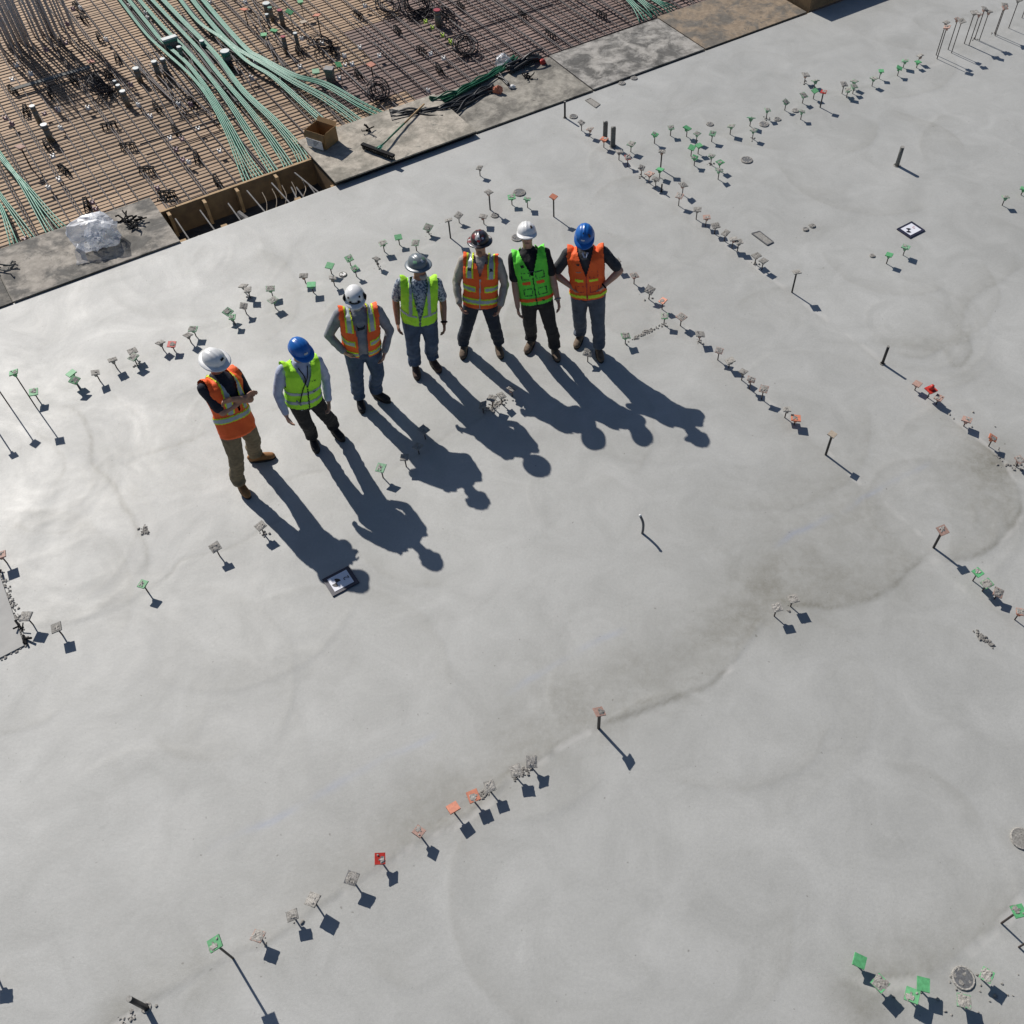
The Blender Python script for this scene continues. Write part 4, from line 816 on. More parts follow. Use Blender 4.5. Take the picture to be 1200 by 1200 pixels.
# ================================================================ OBJECTS
# ---------------------------------------------------------------- capped rebar stubs
def plate_mesh(m, mode):
    mb = MB()
    if mode == 'plate': mb.box((0, 0, -.006), (.104, .104, .012), taper=.97)
    elif mode == 'neck':
        mb.add([(x * w_, y * w_, z) for z, w_ in ((-.062, .013), (-.011, .030)) for x, y in ((-1, -1), (1, -1), (1, 1), (-1, 1))], [(3, 2, 1, 0), (4, 5, 6, 7), (0, 1, 5, 4), (1, 2, 6, 5), (2, 3, 7, 6), (3, 0, 4, 7)])
        if 0: mb.add([( -.042,-.004,-.012),(.042,-.004,-.012),(.012,-.004,-.058),(-.012,-.004,-.058),(-.042,.004,-.012),(.042,.004,-.012),(.012,.004,-.058),(-.012,.004,-.058)], [(0,1,2,3),(7,6,5,4),(0,4,5,1),(2,6,7,3),(1,5,6,2),(3,7,4,0)])
        if 0: mb.add([(-.004,-.042,-.012),(-.004,.042,-.012),(-.004,.012,-.058),(-.004,-.012,-.058),(.004,-.042,-.012),(.004,.042,-.012),(.004,.012,-.058),(.004,-.012,-.058)], [(0,1,2,3),(7,6,5,4),(0,4,5,1),(2,6,7,3),(1,5,6,2),(3,7,4,0)])
    return mb.mesh('cap_' + mode, m)
PL = {}
def plates(m, mode):
    if (m, mode) not in PL: PL[m, mode] = plate_mesh(m, mode)
    return PL[m, mode]
def crust_mesh(seed, amt):
    r = random.Random(seed); n = 7; V = []; Fc = []
    hw = .053; ox, oy = r.uniform(-1.2, 1.2), r.uniform(-1.2, 1.2)
    for j in range(n):
        for i in range(n):
            e = i in (0, n - 1) or j in (0, n - 1)
            V.append((-hw + 2 * hw * i / (n - 1) + r.uniform(-.0035, .0035), -hw + 2 * hw * j / (n - 1) + r.uniform(-.0035, .0035), (r.uniform(-.004, .001) if e else r.uniform(.0005, .0065))))
    for j in range(n - 1):
        for i in range(n - 1):
            if amt < .8 and ((i - 2.5 - ox) ** 2 + (j - 2.5 - oy) ** 2 > r.uniform(1.5, 5)): continue
            Fc.append((j * n + i, j * n + i + 1, (j + 1) * n + i + 1, (j + 1) * n + i))
    mb = MB().add(V, Fc)
    for k in range(3 if amt > .8 else 1):
        mb.ball((r.uniform(-.03, .03), r.uniform(-.03, .03), .003), (r.uniform(.008, .016), r.uniform(.008, .016), r.uniform(.004, .009)), 6, 4, .3, r)
    return mb.mesh('concrete_crust', 'crust')
CRUST = [crust_mesh(i, 1.0) for i in range(8)] + [crust_mesh(50 + i, .55) for i in range(4)]
ubar2 = MB().tube([(0, 0, 0), (0, 0, 1)], 1.0, 6).mesh('bar', 'bar', True); ubar3 = MB().tube([(0, 0, 0), (0, 0, 1)], 1.0, 6).mesh('bar', 'blackpost', True)
clod_me = []
for i in range(4):
    r = random.Random(90 + i); mb = MB()
    for k in range(7): a = r.uniform(0, 6.28); d = r.uniform(.015, .07); q = r.uniform(.005, .016); mb.ball((d * math.cos(a), d * math.sin(a), q * .4), (q, q * r.uniform(.7, 1.2), q * .7), 6, 4, .3, r)
    clod_me.append(mb.mesh('mortar_clods', 'crust'))
cnames = {'green': 'green', 'palegreen': 'pale green', 'orange': 'orange', 'pink': 'faded pink', 'red': 'red', 'tan': 'tan', 'greycap': 'grey', 'darkcap': 'dark grey'}
RS = random.Random(77)
def stub(top, ref, col='greycap', mud=0.0, row='', mode='base', z0=0.0, tall=False, rb=.0075, fixed_h=None, wide=1.0, hmax=.22, rank=None):
    B, h = (solve_base(top, ref, z0) if mode == 'base' else solve_shadow(top, ref))
    if fixed_h: h = fixed_h; B = G(top[0], top[1], z0 + h)[:2]
    elif not tall: h = min(max(h, .10), hmax); B = .5 * (B + G(top[0], top[1], z0 + h)[:2])
    size = 'tall' if tall else 'short'
    mt = 'caked' if mud > .6 else ('splashed' if mud > .2 else 'clean')
    lab = '%s rebar cap %s, %s, %s' % (cnames[col], mt, size, row)
    if rank: lab = '%s rebar cap %s, %s %s' % (cnames[col], mt, rank, row)
    o = thing('capped_rebar', lab, 'rebar cap', (B[0], B[1], z0), RS.uniform(0, 6.28), 'rebar caps ' + row)
    tx, ty = R(RS.gauss(0, 8)), R(RS.gauss(0, 8)); sx_ = RS.uniform(.86, 1.12) * wide
    b = link('bar', ubar3 if tall and rb > .009 else ubar2, o, (0, 0, -.02)); b.scale = (rb, rb, h + .0)
    hd = link('cap_plate', plates(col, 'plate'), o, (0, 0, h)); hd.rotation_euler = (tx, ty, 0); hd.scale = (sx_, sx_ * RS.uniform(.88, 1.08), 1)
    if not (tall and rb > .009) or RS.random() < .5:
        link('cap_neck', plates(col if col not in ('greycap', 'tan') else RS.choice(('greycap', 'pink')), 'neck'), hd)
    if mud > .2:
        c = tag(link('concrete_crust', RS.choice(CRUST[:8] if mud > .6 else CRUST[8:]), hd, (0, 0, .0)), kind='stuff'); c.rotation_euler = (0, 0, RS.choice((0, 1.571, 3.142, 4.712)))
    if mud > .8 and z0 == 0 and RS.random() < .22:
        c = tag(link('mortar_clods', RS.choice(clod_me), o, (0, 0, 0)), kind='stuff')
    return o
ORD = 'first second third fourth fifth sixth seventh eighth ninth tenth eleventh twelfth thirteenth fourteenth fifteenth sixteenth seventeenth eighteenth nineteenth twentieth twenty-first twenty-second twenty-third twenty-fourth'.split()
FROM = {'in joint behind crossed arms worker': ((-10, 470), 'from the long rods'), 'in joint behind open vest worker': ((250, 420), 'from crossed arms worker'), 'in long row from the mats': ((662, 138), 'from the bare post'), 'in row past trowel curls': ((1034, 426), 'from the bare post'),
        'in row by hands on hips worker': ((690, 300), 'from that worker'), 'in short row past pink post': ((1094, 641), 'from the post'), 'in wavy stained joint row': ((701, 853), 'from the lone pink cap'), 'in the workers shadows': ((400, 680), 'from the survey target'),
        'in cluster beyond the weathered stakes': ((714, 168), 'from the stakes'), 'in line leading to the tall rods': ((961, 126), 'from the cluster'), 'in stand of thin rods': ((961, 126), 'from the cluster'), 'around the crusted round sleeve': ((1128, 1147), 'from the sleeve'), 'beside the crusted pad': ((60, 735), 'from the lone splashed cap'), 'on long thin rod by green caps': ((87, 445), 'from them')}
def rows(row, items, **kw):
    rank = {}
    if row in FROM:
        p0 = G(*FROM[row][0]); order = sorted(range(len(items)), key=lambda i: np.hypot(*(G(*items[i][0])[:2] - p0[:2])))
        rank = {i: ORD[k] + ' ' + FROM[row][1] for k, i in enumerate(order)}
    for i, it in enumerate(items):
        stub(it[0], it[1], it[2], it[3], row, rank=rank.get(i), **{**kw, **(it[4] if len(it) > 4 else {})})
g_, pg, o_, pk, gr = 'green', 'palegreen', 'orange', 'pink', 'greycap'
rows('in joint behind crossed arms worker', [
    ((39,459),(51.5,479),g_,.3), ((83,437),(97,460),g_,0), ((87,445),(100,467),g_,.3), ((111.5,436),(124,456.5),gr,.5), ((131.5,421),(144,441.5),gr,1),
    ((155,411),(167,430),gr,1), ((156,418),(168,437),pg,1), ((187.5,401),(198.5,418.5),gr,1), ((201,403),(211,418),'red',.3), ((220,392),(232,410),gr,1), ((226,385),(236,402),pg,1),
    ((267,365),(279,382),pg,.5), ((272,371),(282.5,389),g_,.3), ((285,334.5),(296,351),gr,1), ((290,339),(301,358),gr,1), ((285.5,358),(296,376),gr,1)], mode='shadow')
rows('in joint behind open vest worker', [
    ((317.5,337.5),(319,347.5),pg,1), ((320,351),(322.5,361),pg,1), ((356,322.5),(358,332),gr,1), ((365,333),(367,343),g_,0), ((386,311),(389,321),g_,0), ((390,325),(392,335),gr,1),
    ((409,302.5),(411,311),g_,.3), ((415.5,314),(418,324),g_,.3), ((441.5,302.5),(443,312.5),gr,1), ((449,284),(450,295),pg,.8), ((467,277.5),(468,287),g_,0), ((487,284),(488,294),pg,1),
    ((502,266),(502.5,274.5),pg,1), ((537.5,252),(538,261),gr,1), ((566.5,253),(567,262.5),gr,1), ((562,196),(562.5,206),gr,1), ((599.5,230.5),(600,240),g_,.3), ((618,232.5),(618,243),pg,.3)])
rows('behind the sticker hat worker', [((525,257.5),(528,279),gr,.3), ((574,224.5),(574.5,246),gr,1)], tall=True, rb=.011)
rows('alone behind the green vest worker', [((649,230),(649,254),o_,0)], tall=True, rb=.011)
rows('in long row from the mats', [
    ((682,143),(681,153),gr,1), ((691,150.5),(691.5,160),pk,1), ((707.5,162.5),(708,173),o_,.6), ((725,177),(726,187.5),gr,1), ((736,184),(735,195),'red',1), ((752,196),(751.5,207),gr,1), ((761,203),(760.5,214.5),pk,.6),
    ((769,209),(768,219.5),gr,1), ((800.5,216),(800,228),gr,1), ((795.5,229),(796,241),pk,.8), ((817,245),(816,257),gr,.3), ((828,254),(827,265),pk,.5), ((839,264),(837,274),gr,1), ((850,272.5),(849,282.5),gr,1),
    ((859,279.5),(858,291),gr,1), ((866,283),(864,294),gr,1), ((886,299),(885,309.5),gr,1), ((894.5,305),(893,316),gr,.4)])
rows('ending the long row from the mats', [((933,318),(928,342.5),gr,.3)], tall=True, rb=.012)
rows('in row past trowel curls', [((1074,449),(1073,457.5),pk,0), ((1100,465.5),(1097.5,474),pk,.4), ((1133,491),(1129.5,499.5),pk,.5), ((1163.5,512.5),(1159,523),o_,.4), ((1195,538),(1191,547),pk,1)])
rows('in row by hands on hips worker', [
    ((723,305),(722,316),gr,1), ((744.5,322.5),(742,332.5),pk,1), ((761,339.5),(761,351),gr,1), ((777,352),(775.5,362.5),o_,.3), ((779,370),(778,381),g_,1), ((799,371),(797,382),pk,1), ((733,393),(733,403),g_,1), ((820.5,391),(819,401),gr,1),
    ((843,410.5),(841,422),pk,.8), ((855.5,422),(854,431),gr,.3), ((871,435),(869,445.5),gr,1), ((880,444),(878.5,456),pk,1), ((895,455.5),(892.5,468),pk,1), ((922,479),(920,489.5),gr,.6), ((933,489.5),(930.5,497.5),o_,.3)])
rows('on thick black post', [((974,508),(967.5,533),'tan',0), ((1102.7,620),(1094,641.7),pk,.4)], tall=True, rb=.014)
rows('in short row past pink post', [((1145.5,670),(1140.7,681),g_,.4), ((1156,683),(1152,693),g_,.8), ((1170,694),(1165.5,702),pk,1), ((1195,716),(1190,726.6),o_,.8)])
rows('by the boot of hands on hips worker', [((689.6,413),(688,424),gr,.8)])
rows('at the dark joint stain', [((929,701),(927,711),gr,1), ((909.5,711),(908.5,722.5),gr,1)])
rows('alone on black post in wavy joint', [((703,833.6),(701.5,853.4),pk,.3)], tall=True, rb=.016)
rows('in wavy stained joint row', [((623,892.5),(637.5,918),gr,1), ((604,903),(619,929),gr,1), ((574,921),(589.5,947),gr,1), ((554.5,932.5),(570,959),o_,.3), ((531,946),(548,974),o_,.2), ((491,974),(507.5,1001),pk,.4), ((445.5,1006),(461,1031),'red',.3),
    ((412,1029),(430,1056),'darkcap',.8), ((366,1054),(385,1085),gr,1), ((342,1072.5),(358,1097),gr,1), ((302,1096.5),(318.7,1121),pk,1)], mode='shadow')
rows('beside black post in wavy joint', [((251,1106),(273,1123),g_,.4)], tall=True, rb=.0095)
rows('around the crusted round sleeve', [((1007.7,1126),(1020,1151),g_,0), ((1031.5,1152),(1046.7,1180.5),g_,.8), ((1082.4,1153.4),(1097.6,1180.5),g_,0), ((1069,1166),(1083,1191),g_,.6), ((1129.7,1172.5),(1143,1197),pg,1), ((1156.5,1142.6),(1171,1166.4),g_,.7)], mode='shadow', wide=1.08)
rows('on rod near the crusted round sleeve', [((1194,1067),(1173.4,1082),g_,.3), ((1218,1092),(1194,1110),g_,.3)], tall=True, rb=.009)
rows('alone at the cracked pour edge', [((167,684),(182,709),g_,.3)], mode='shadow')
rows('beside the crusted pad', [((65.5,735),(81,760),gr,.4), ((0,650),(14,675),pk,.6), ((30,722),(45,750),'darkcap',1)], mode='shadow')
rows('between crusted pad and survey target', [((252,641),(267,666),gr,1), ((305,616),(319.5,640),gr,1)], mode='shadow')
rows('in the workers shadows', [((447.5,547.5),(447.5,560),pg,.3), ((474,535.5),(476,547),gr,1), ((490,522.5),(490.5,532),gr,1), ((497,503),(498,514.5),gr,.8), ((577,466),(577,478),gr,1), ((588,463),(588,474),gr,1), ((599,455),(601,464),gr,1), ((566,474),(566,484),gr,1)])
rows('on long thin rod by green caps', [((15.5,436),(67,519),g_,.3), ((-20,430),(36,523),g_,.3), ((-28,470),(9.5,537.5),g_,.3)], mode='shadow', tall=True, rb=.008)
rows('beyond the black post in wavy joint', [((-12,1143),(8,1168),gr,.8)], mode='shadow')
rows('in cluster beyond the weathered stakes', [
    ((768,157),(766.5,168),g_,.3), ((786,149),(786,159),pg,1), ((805.5,149.5),(804.5,160),g_,0), ((817,156),(816,167),pg,1), ((835,156),(834,166),pg,.6), ((857,147),(855.5,157.5),pg,1), ((880,137.5),(879,148),pg,.3), ((900,128),(897.5,139),pg,1), ((883,152),(882,163),pg,1),
    ((810.5,172.5),(810,183),g_,0), ((819,170),(818,180),g_,0), ((815,184),(813,194),g_,.3), ((834,182),(833,193),pg,1), ((844,189.5),(842.5,200),g_,.3), ((843,199),(841.5,210),pg,.7), ((774,198),(772.5,207.5),g_,0), ((740,168),(739,178),pg,1),
    ((921,119),(920,129.5),pg,1), ((940.5,130),(938,140),pg,1), ((942,111),(940.5,121),pg,1), ((944.5,87),(942.5,97),gr,1), ((955.5,94),(954,102),pg,1), ((955,106),(953,116),g_,0)])
rows('rising from cluster beyond the stakes', [((775,177),(774,198),gr,.3), ((964,107),(961,126),'red',.4)], tall=True, rb=.011)
rows('in line leading to the tall rods', [
    ((989,98),(987,110),gr,1), ((994,104.5),(992,114.5),pg,1), ((1001,94.5),(999.5,104),pg,1), ((1001,100.5),(999.5,110),pg,1), ((1024,91),(1022,101),pg,1), ((1032.5,82.5),(1030.5,92.5),g_,0), ((1054,79),(1052,89),g_,0), ((1060.5,70.5),(1058.5,79.5),pg,.6), ((1076,72),(1074,79.5),g_,0), ((1078,64.5),(1076,74),gr,1)])
rows('in stand of thin rods', [((1109,31),(1098,69),pk,.5), ((1111,26),(1097,64.5),gr,1), ((1122.5,22),(1111,58),pk,.4), ((1128,24),(1115,62),gr,.6), ((1142,14),(1130,51),gr,.8), ((1148,16),(1135.5,53),pk,.8), ((1154.5,9.5),(1142,46),gr,1), ((1159.5,13),(1147.5,47.5),gr,1), ((1177.5,5),(1165.5,39.5),gr,1), ((1176,8),(1166,42),pk,.6), ((1192,-1),(1182,33),gr,.6), ((1205,-14),(1197.5,21),gr,.5)], tall=True, rb=.008)
rows('beside the sunlit survey target', [((1042,298),(1039,309),g_,0), ((1062,289),(1058,299),pg,.4)])
rows('beyond the sunlit survey target', [((1178,230),(1175,241),pg,.7), ((1199,220),(1197.5,229),g_,.3)])
# red cone cap
B, h = solve_base((1089,455), (1087,466)); h = min(h, .2)
cn = thing('cone_cap', 'bright red upturned cone cap on a bar in the row', 'rebar cap', (B[0], B[1], 0), .5)
b = link('bar', ubar2, cn, (0, 0, -.02)); b.scale = (.008, .008, h)
MB().box((0, 0, h - .01), (.115, .115, .014)).build('cap_plate', 'red', cn); MB().cyl((0, 0, h - .005), (0, 0, h + .06), .038, 10, .022).build('cap_cone', 'red', cn, True)
# bare posts
def post(top, base, m, r, lab, name='bare_post', shape='round', group=None):
    B, h = solve_base(top, base); o = thing(name, lab, 'post', (B[0], B[1], 0), RS.uniform(0, .5), group)
    mb = MB()
    if shape == 'round': mb.tube([(0, 0, -.03), (0, 0, h * .6), (.0, 0, h)], [r * 1.02, r, r * .98], 10)
    else: mb.box((0, 0, h / 2 - .01), (r * 2.2, r * 1.3, h + .02))
    mb.build('shaft', m, o, shape == 'round')
    MB().cyl((0, 0, h - .004), (0, 0, h + .004), r * 1.04, 10).build('end_cap', 'greycap', o) if shape == 'round' else MB().ball((0, 0, h), (r * .9, r * .6, .012), 6, 4, .3, RS).build('concrete_crust', 'crust', o)
    MB().tube([(r * 1.6 * math.cos(a), r * 1.6 * math.sin(a), .002) for a in np.linspace(0, 6.28, 13)], .008, 5).build('mortar_collar', 'crust', o)
post((662.5,119), (662,138), 'blackpost', .016, 'bare black post at the slab edge beside the mats')
post((1041,406), (1034,426), 'blackpost', .018, 'bare black post in line with the curled trowel marks')
post((151.5,1170), (171.5,1181), 'blackpost', .022, 'bare black post in pale patch of the wavy joint')
post((776,215.5), (775,225), 'blackpost', .012, 'short bare black pin in the long row of caps')
post((1056,172), (1051,194), 'stake', .032, 'muddy grey round post standing alone on clean slab', 'muddy_post')
post((709,142.5), (709,164), 'stake', .032, 'weathered grey wooden stake, taller of the pair', 'wooden_stake', 'flat', 'weathered stakes')
post((719,149), (718,172), 'stake', .032, 'weathered grey wooden stake nearer the row of caps', 'wooden_stake', 'flat', 'weathered stakes')
# curved pin
B, h = solve_base((745,605), (752.5,625)); B = G(752.5, 625)[:2]
cp = thing('curved_pin', 'dark bent pipe end curving out of the slab', 'pipe', (B[0], B[1], 0))
pts = catmull([(0, 0, -.03), (.006, .004, .09), (-.002, .010, .19), (-.035, .03, .28)], 5); MB().tube(pts, .014, 8).build('shaft', 'darkcap', cp, True)
MB().ball((-.037, .031, .284), .016, 8, 6).build('end_cap', 'white', cp, True)
# ---------------------------------------------------------------- sleeves and recesses set in the slab
def ring_sleeve(px, r, lab, m='crust', fill=True):
    c = G(*px); o = thing('floor_sleeve', lab, 'sleeve', (c[0], c[1], 0), RS.uniform(0, 6), 'sleeves set in the slab')
    pts = [(r * math.cos(a), r * math.sin(a), .006) for a in np.linspace(0, 2 * math.pi, 17)]
    MB().tube(pts, .011, 6).build('rim', m, o)
    rr = random.Random(int(px[0])); mb = MB()
    for k in range(16 if fill else 6):
        a = rr.uniform(0, 6.28); d = r * math.sqrt(rr.uniform(0, .8)); q = rr.uniform(.010, .026); mb.ball((d * math.cos(a), d * math.sin(a), .004), (q, q * rr.uniform(.7, 1.3), q * .6), 6, 4, .3, rr)
    mb.build('mortar_fill', 'crust', o)
    MB().cyl((0, 0, .0085), (0, 0, .013), r * .97, 16).build('sunken_lid', 'greycap' if r > .086 else ('darkcap' if fill else 'white'), o)
for px, r, lab in (((608.7,226),.085,'green edged round crusted sleeve between two green caps'), ((606,279),.075,'round crusted sleeve half hidden behind the white cap style hat'), ((672,137),.06,'small crusted sleeve beside the bare black post at the mats'),
    ((895,146),.07,'round pale sleeve beside a muddy pair in the loose cluster'), ((911,140),.05,'small muddy sleeve between two caps of the loose cluster'), ((932,130),.05,'muddy sleeve touching a green cap in the loose cluster'), ((875,188),.085,'large crusted oval sleeve alone below the loose cluster'), ((832,146),.05,'small sleeve behind the green caps of the loose cluster'),
    ((1128.6,1146.5),.085,'black pebbly crusted round sleeve inside the ring of green caps'), ((944,269),.035,'small anchor ring in a stained patch'), ((952,265),.035,'small anchor ring, second in a stained patch'), ((1022,300),.03,'small dark hole beside the pair of green caps'), ((580,253),.05,'muddy sleeve at the foot of the tall cap'), ((729,98),.05,'small mud ring at the edge of the mottled mat'), ((743,92),.05,'small mud ring, second at the edge of the mottled mat')):
    ring_sleeve(px, r, lab)
ring_sleeve((402,322), .045, 'small white cup set in the slab between green caps', 'greycap', False)
ring_sleeve((1197,983), .09, 'large broken sleeve ring at the stained slab corner', 'crust')
def recess(px4, lab, m):
    P = [G(*p) for p in px4]; c = sum(P) / 4; o = thing('box_out', lab, 'recess', (c[0], c[1], 0), 0)
    P = [Vector((p[0] - c[0], p[1] - c[1], .005)) for p in P]
    for i in range(4): MB().tube([P[i], P[(i + 1) % 4]], .011, 4).build('frame_side', 'darkcap' if m == 'tan' else 'crust', o)
    MB().add([p + Vector((0, 0, .003)) for p in P], [(0, 1, 2, 3)]).build('filling', 'greycap' if m == 'tan' else m, o)
recess([(881,274),(890,271.5),(906,284),(899,287.5)], 'rectangular dark framed box out beside the long row of caps', 'tan')
recess([(686,118),(692,115.5),(703,122.5),(698,126.5)], 'rectangular mud filled box out beside the mats', 'crust')
# crusted smear and clods
def smear(px, r0, n, lab, asp=2.6, ang=0.0):
    c = G(*px); rr = random.Random(int(px[0] * 7)); mb = MB()
    for k in range(n):
        u = rr.gauss(0, .45) * r0 * asp; v = rr.gauss(0, .35) * r0; q = rr.uniform(.005, .018)
        mb.ball((u * math.cos(ang) - v * math.sin(ang), u * math.sin(ang) + v * math.cos(ang), q * .3), (q, q * rr.uniform(.6, 1.2), q * .6), 6, 4, .3, rr)
    o = link('mortar_crumbs', mb.mesh('mortar_crumbs', 'crust'), None, (c[0], c[1], 0)); tag(o, lab, 'crumbs', kind='stuff')
smear((1153,749), .05, 60, 'rough crumbly mortar patch on the clean slab', 3, R(-45))
smear((755,391), .05, 90, 'strip of mortar crumbs between two green caps', 5, R(38))
smear((1175,540), .22, 14, 'loose mortar crumbs by the curved stain', 1.8, R(-40)); smear((1193,545), .1, 18, 'mortar crumbs around the last pink cap', 1.2)
smear((580,475), .1, 80, 'mortar crumbs among the shadows', 2.2, R(30)); smear((612,905), .06, 60, 'mortar crumbs under two caked caps', 2, R(30)); smear((568,930), .05, 40, 'mortar crumbs by an orange cap', 1.6, R(30))
smear((150,1195), .08, 24, 'pale mortar crumbs by the bare black post', 2.4, R(30)); smear((170,622), .06, 40, 'mortar crumbs on the cracked pour edge', 1.5, R(-60)); smear((1148,500), .3, 9, 'sparse mortar crumbs along the pink caps', 2, R(-40))
smear((1130,1165), .3, 26, 'mortar crumbs around the crusted sleeve', 2)
# ---------------------------------------------------------------- survey targets
tw = mat('target_white', (.78, .79, .84), (.72, .73, .79), .35, 6); tk = mat('target_black', (.012, .012, .018), (.008, .008, .012), .4, 6); tb = mat('target_border', (.03, .03, .055), (.018, .018, .035), .4, 10)
def text_mesh(body, size):
    c = bpy.data.curves.new('digit', 'FONT'); c.body = body; c.size = size; c.align_x = 'CENTER'; c.align_y = 'CENTER'; c.extrude = .0004
    o = bpy.data.objects.new('digit', c); COL.objects.link(o); dg = bpy.context.evaluated_depsgraph_get()
    me_ = bpy.data.meshes.new_from_object(o.evaluated_get(dg)); bpy.data.objects.remove(o); return me_
def target(px4, lab, digit):
    P = [Vector(G(*p)) for p in px4]; c = (P[0] + P[1] + P[2] + P[3]) / 4
    d = ((P[1] - P[0]) + (P[2] - P[3])).normalized(); w_ = ((P[1] - P[0]).length + (P[2] - P[3]).length) / 2; h_ = ((P[3] - P[0]).length + (P[2] - P[1]).length) / 2
    o = thing('survey_target', lab, 'survey target', (c.x, c.y, .0), math.atan2(d.y, d.x), 'survey targets')
    MB().box((0, 0, .010), (w_, h_, .012)).build('border_board', tb, o)
    MB().box((0, 0, .018), (w_ * .72, h_ * .72, .004)).build('white_face', tw, o)
    q = min(w_, h_) * .20; cxx = -w_ * .16
    for a0 in (0, math.pi):
        mb = MB(); V = [(cxx, 0, .0225)] + [(cxx + q * math.cos(a0 + a), q * math.sin(a0 + a), .0225) for a in np.linspace(0, math.pi / 2, 9)]
        V2 = [(x, y, .0195) for x, y, z in V]; n = len(V); mb.add(V + V2, [tuple(range(n)), tuple(range(2 * n - 1, n - 1, -1))] + [(i, (i + 1) % n, n + (i + 1) % n, n + i)[::-1] for i in range(n)])
        mb.build('quarter_disc', tk, o)
    if digit:
        t_ = text_mesh(digit, h_ * .34); t_.materials.append(tk); link('digit', t_, o, (w_ * .22, 0, .0222), R(90))
    else:
        MB().tube([(w_ * .2 + .02 * math.cos(a), .02 * math.sin(a), .021) for a in np.linspace(0, 4.6, 9)], .003, 4).build('red_mark', 'red', o)
target([(377.5,679),(409,664.5),(421,682.5),(390.5,700.5)], 'survey target board marked 2 lying in a worker shadow', '2')
target([(1051,269),(1068,260),(1084,271),(1065.5,280)], 'survey target board in full sun near two green caps', None)
# ---------------------------------------------------------------- pad with black debris
M['padtop'] = mat('pad_concrete', (.40, .395, .375), (.33, .325, .31), .7, 3, bump=.2)
cpad = [G(-70,640), G(-2,668), G(29,757), G(0,772), G(-75,790)]
c = sum(cpad) / 5; o = thing('raised_pad', 'smooth grey concrete patch with crumbling black border', 'pad', (c[0], c[1], 0))
V = [Vector((p[0] - c[0], p[1] - c[1], z)) for z in (.016, -.01) for p in cpad]; MB().add(V, [(0, 1, 2, 3, 4), (9, 8, 7, 6, 5)] + [(i, (i + 1) % 5, 5 + (i + 1) % 5, 5 + i)[::-1] for i in range(5)]).build('slab_patch', 'padtop', o)
rr = random.Random(5); mb = MB(); mk_ = MB()
for k in range(230):
    u = rr.random(); a, b = (V[1], V[2]) if rr.random() < .8 else (V[2], V[3]); p = a.lerp(b, u); q = rr.uniform(.004, .016)
    mb.ball((p.x + rr.gauss(.01, .025), p.y + rr.gauss(0, .025), .006), (q, q * rr.uniform(.6, 1.3), q * .6), 6, 4, .35, rr)
tag(mb.build('crumbled_border', 'crust', o), kind='stuff')
for k in range(8):
    p = V[1].lerp(V[2], rr.choice((.02, .05, .78, .83, .88, .92)) + rr.uniform(-.03, .03)); a = rr.uniform(0, 6.28); l = rr.uniform(.05, .13)
    mk_.tube([(p.x + .03, p.y, .015), (p.x + .03 + l * math.cos(a), p.y + l * math.sin(a), rr.uniform(.02, .09))], rr.uniform(.006, .013), 5)
tag(mk_.build('broken_black_clips', 'black', o), kind='stuff')
# ================================================================ things on the deck
# pipe sleeves
def sleeve(top, base, r, lab, lid='sleevetop', band=None, rect=None):
    B, h = solve_base(top, base, DZ); h = min(max(h, .2), .42); B = .5 * (B + G(top[0], top[1], DZ + h)[:2])
    o = thing('pipe_sleeve', lab, 'sleeve', (B[0], B[1], DZ), 0, 'pipe sleeves on the deck')
    if rect:
        o.rotation_euler = (0, 0, AE + rect[2])
        MB().box((0, 0, h / 2), (rect[0], rect[1], h)).build('tube', 'sleeve', o); MB().box((0, 0, h + .008), (rect[0] + .03, rect[1] + .03, .03)).build('lid', lid, o)
        MB().box((0, 0, h - .03), (rect[0] + .012, rect[1] + .012, .045)).build('band', 'sleevegreen' if lid == 'sleevetop' else 'sleeve', o); return
    MB().tube([(0, 0, 0), (0, 0, h)], r, 16).build('tube', 'sleeve', o, True)
    MB().tube([(0, 0, h - .002), (0, 0, h + .012)], r * 1.06, 16).build('lid', lid, o)
    MB().tube([(0, 0, h - .07), (0, 0, h - .004)], r * 1.03, 16).build('band', band or 'sleeve', o, True)
for a in (((40,124),(45,146),.042,'pipe sleeve paired with another beside the plywood, slightly farther from the bag'), ((53,146),(59,167),.05,'pipe sleeve, thicker of the pair nearer the clear bag'), ((160,80),(164,97),.05,'wide pipe sleeve standing apart beside the outermost tendon'), ((182,72),(186,93),.045,'pipe sleeve left of its twin beside the outermost tendon'), ((192,69),(196,91),.04,'thinner twin pipe sleeve touching the outermost tendon'),
    ((211,55),(214,73),.038,'slim pipe sleeve under the tendons'), ((144,107),(150,125),.045,'pipe sleeve in a row of three by the dark bar heap'), ((139,100),(144,117),.034,'smallest pipe sleeve in a row of three by the dark bar heap'), ((135,95),(139,108),.032,'far pipe sleeve in a row of three by the dark bar heap'),
    ((313,17),(316,33),.032,'slim white lidded pipe sleeve below a wide one'), ((347,39),(349,58),.035,'white lidded pipe sleeve beside a red lidded one')): sleeve(*a)
sleeve((237,48), (240,62), .04, 'green banded slim pipe sleeve between tendons', band='sleevegreen')
sleeve((264,60), (268,78), .075, 'wide white lidded pipe sleeve with green band among the tendons', band='sleevegreen')
sleeve((313,5), (314,16), .065, 'widest white lidded pipe sleeve beyond the tendons')
sleeve((317,9), (319,25), .04, 'green lidded pipe sleeve beside the widest one', 'sleevegreen')
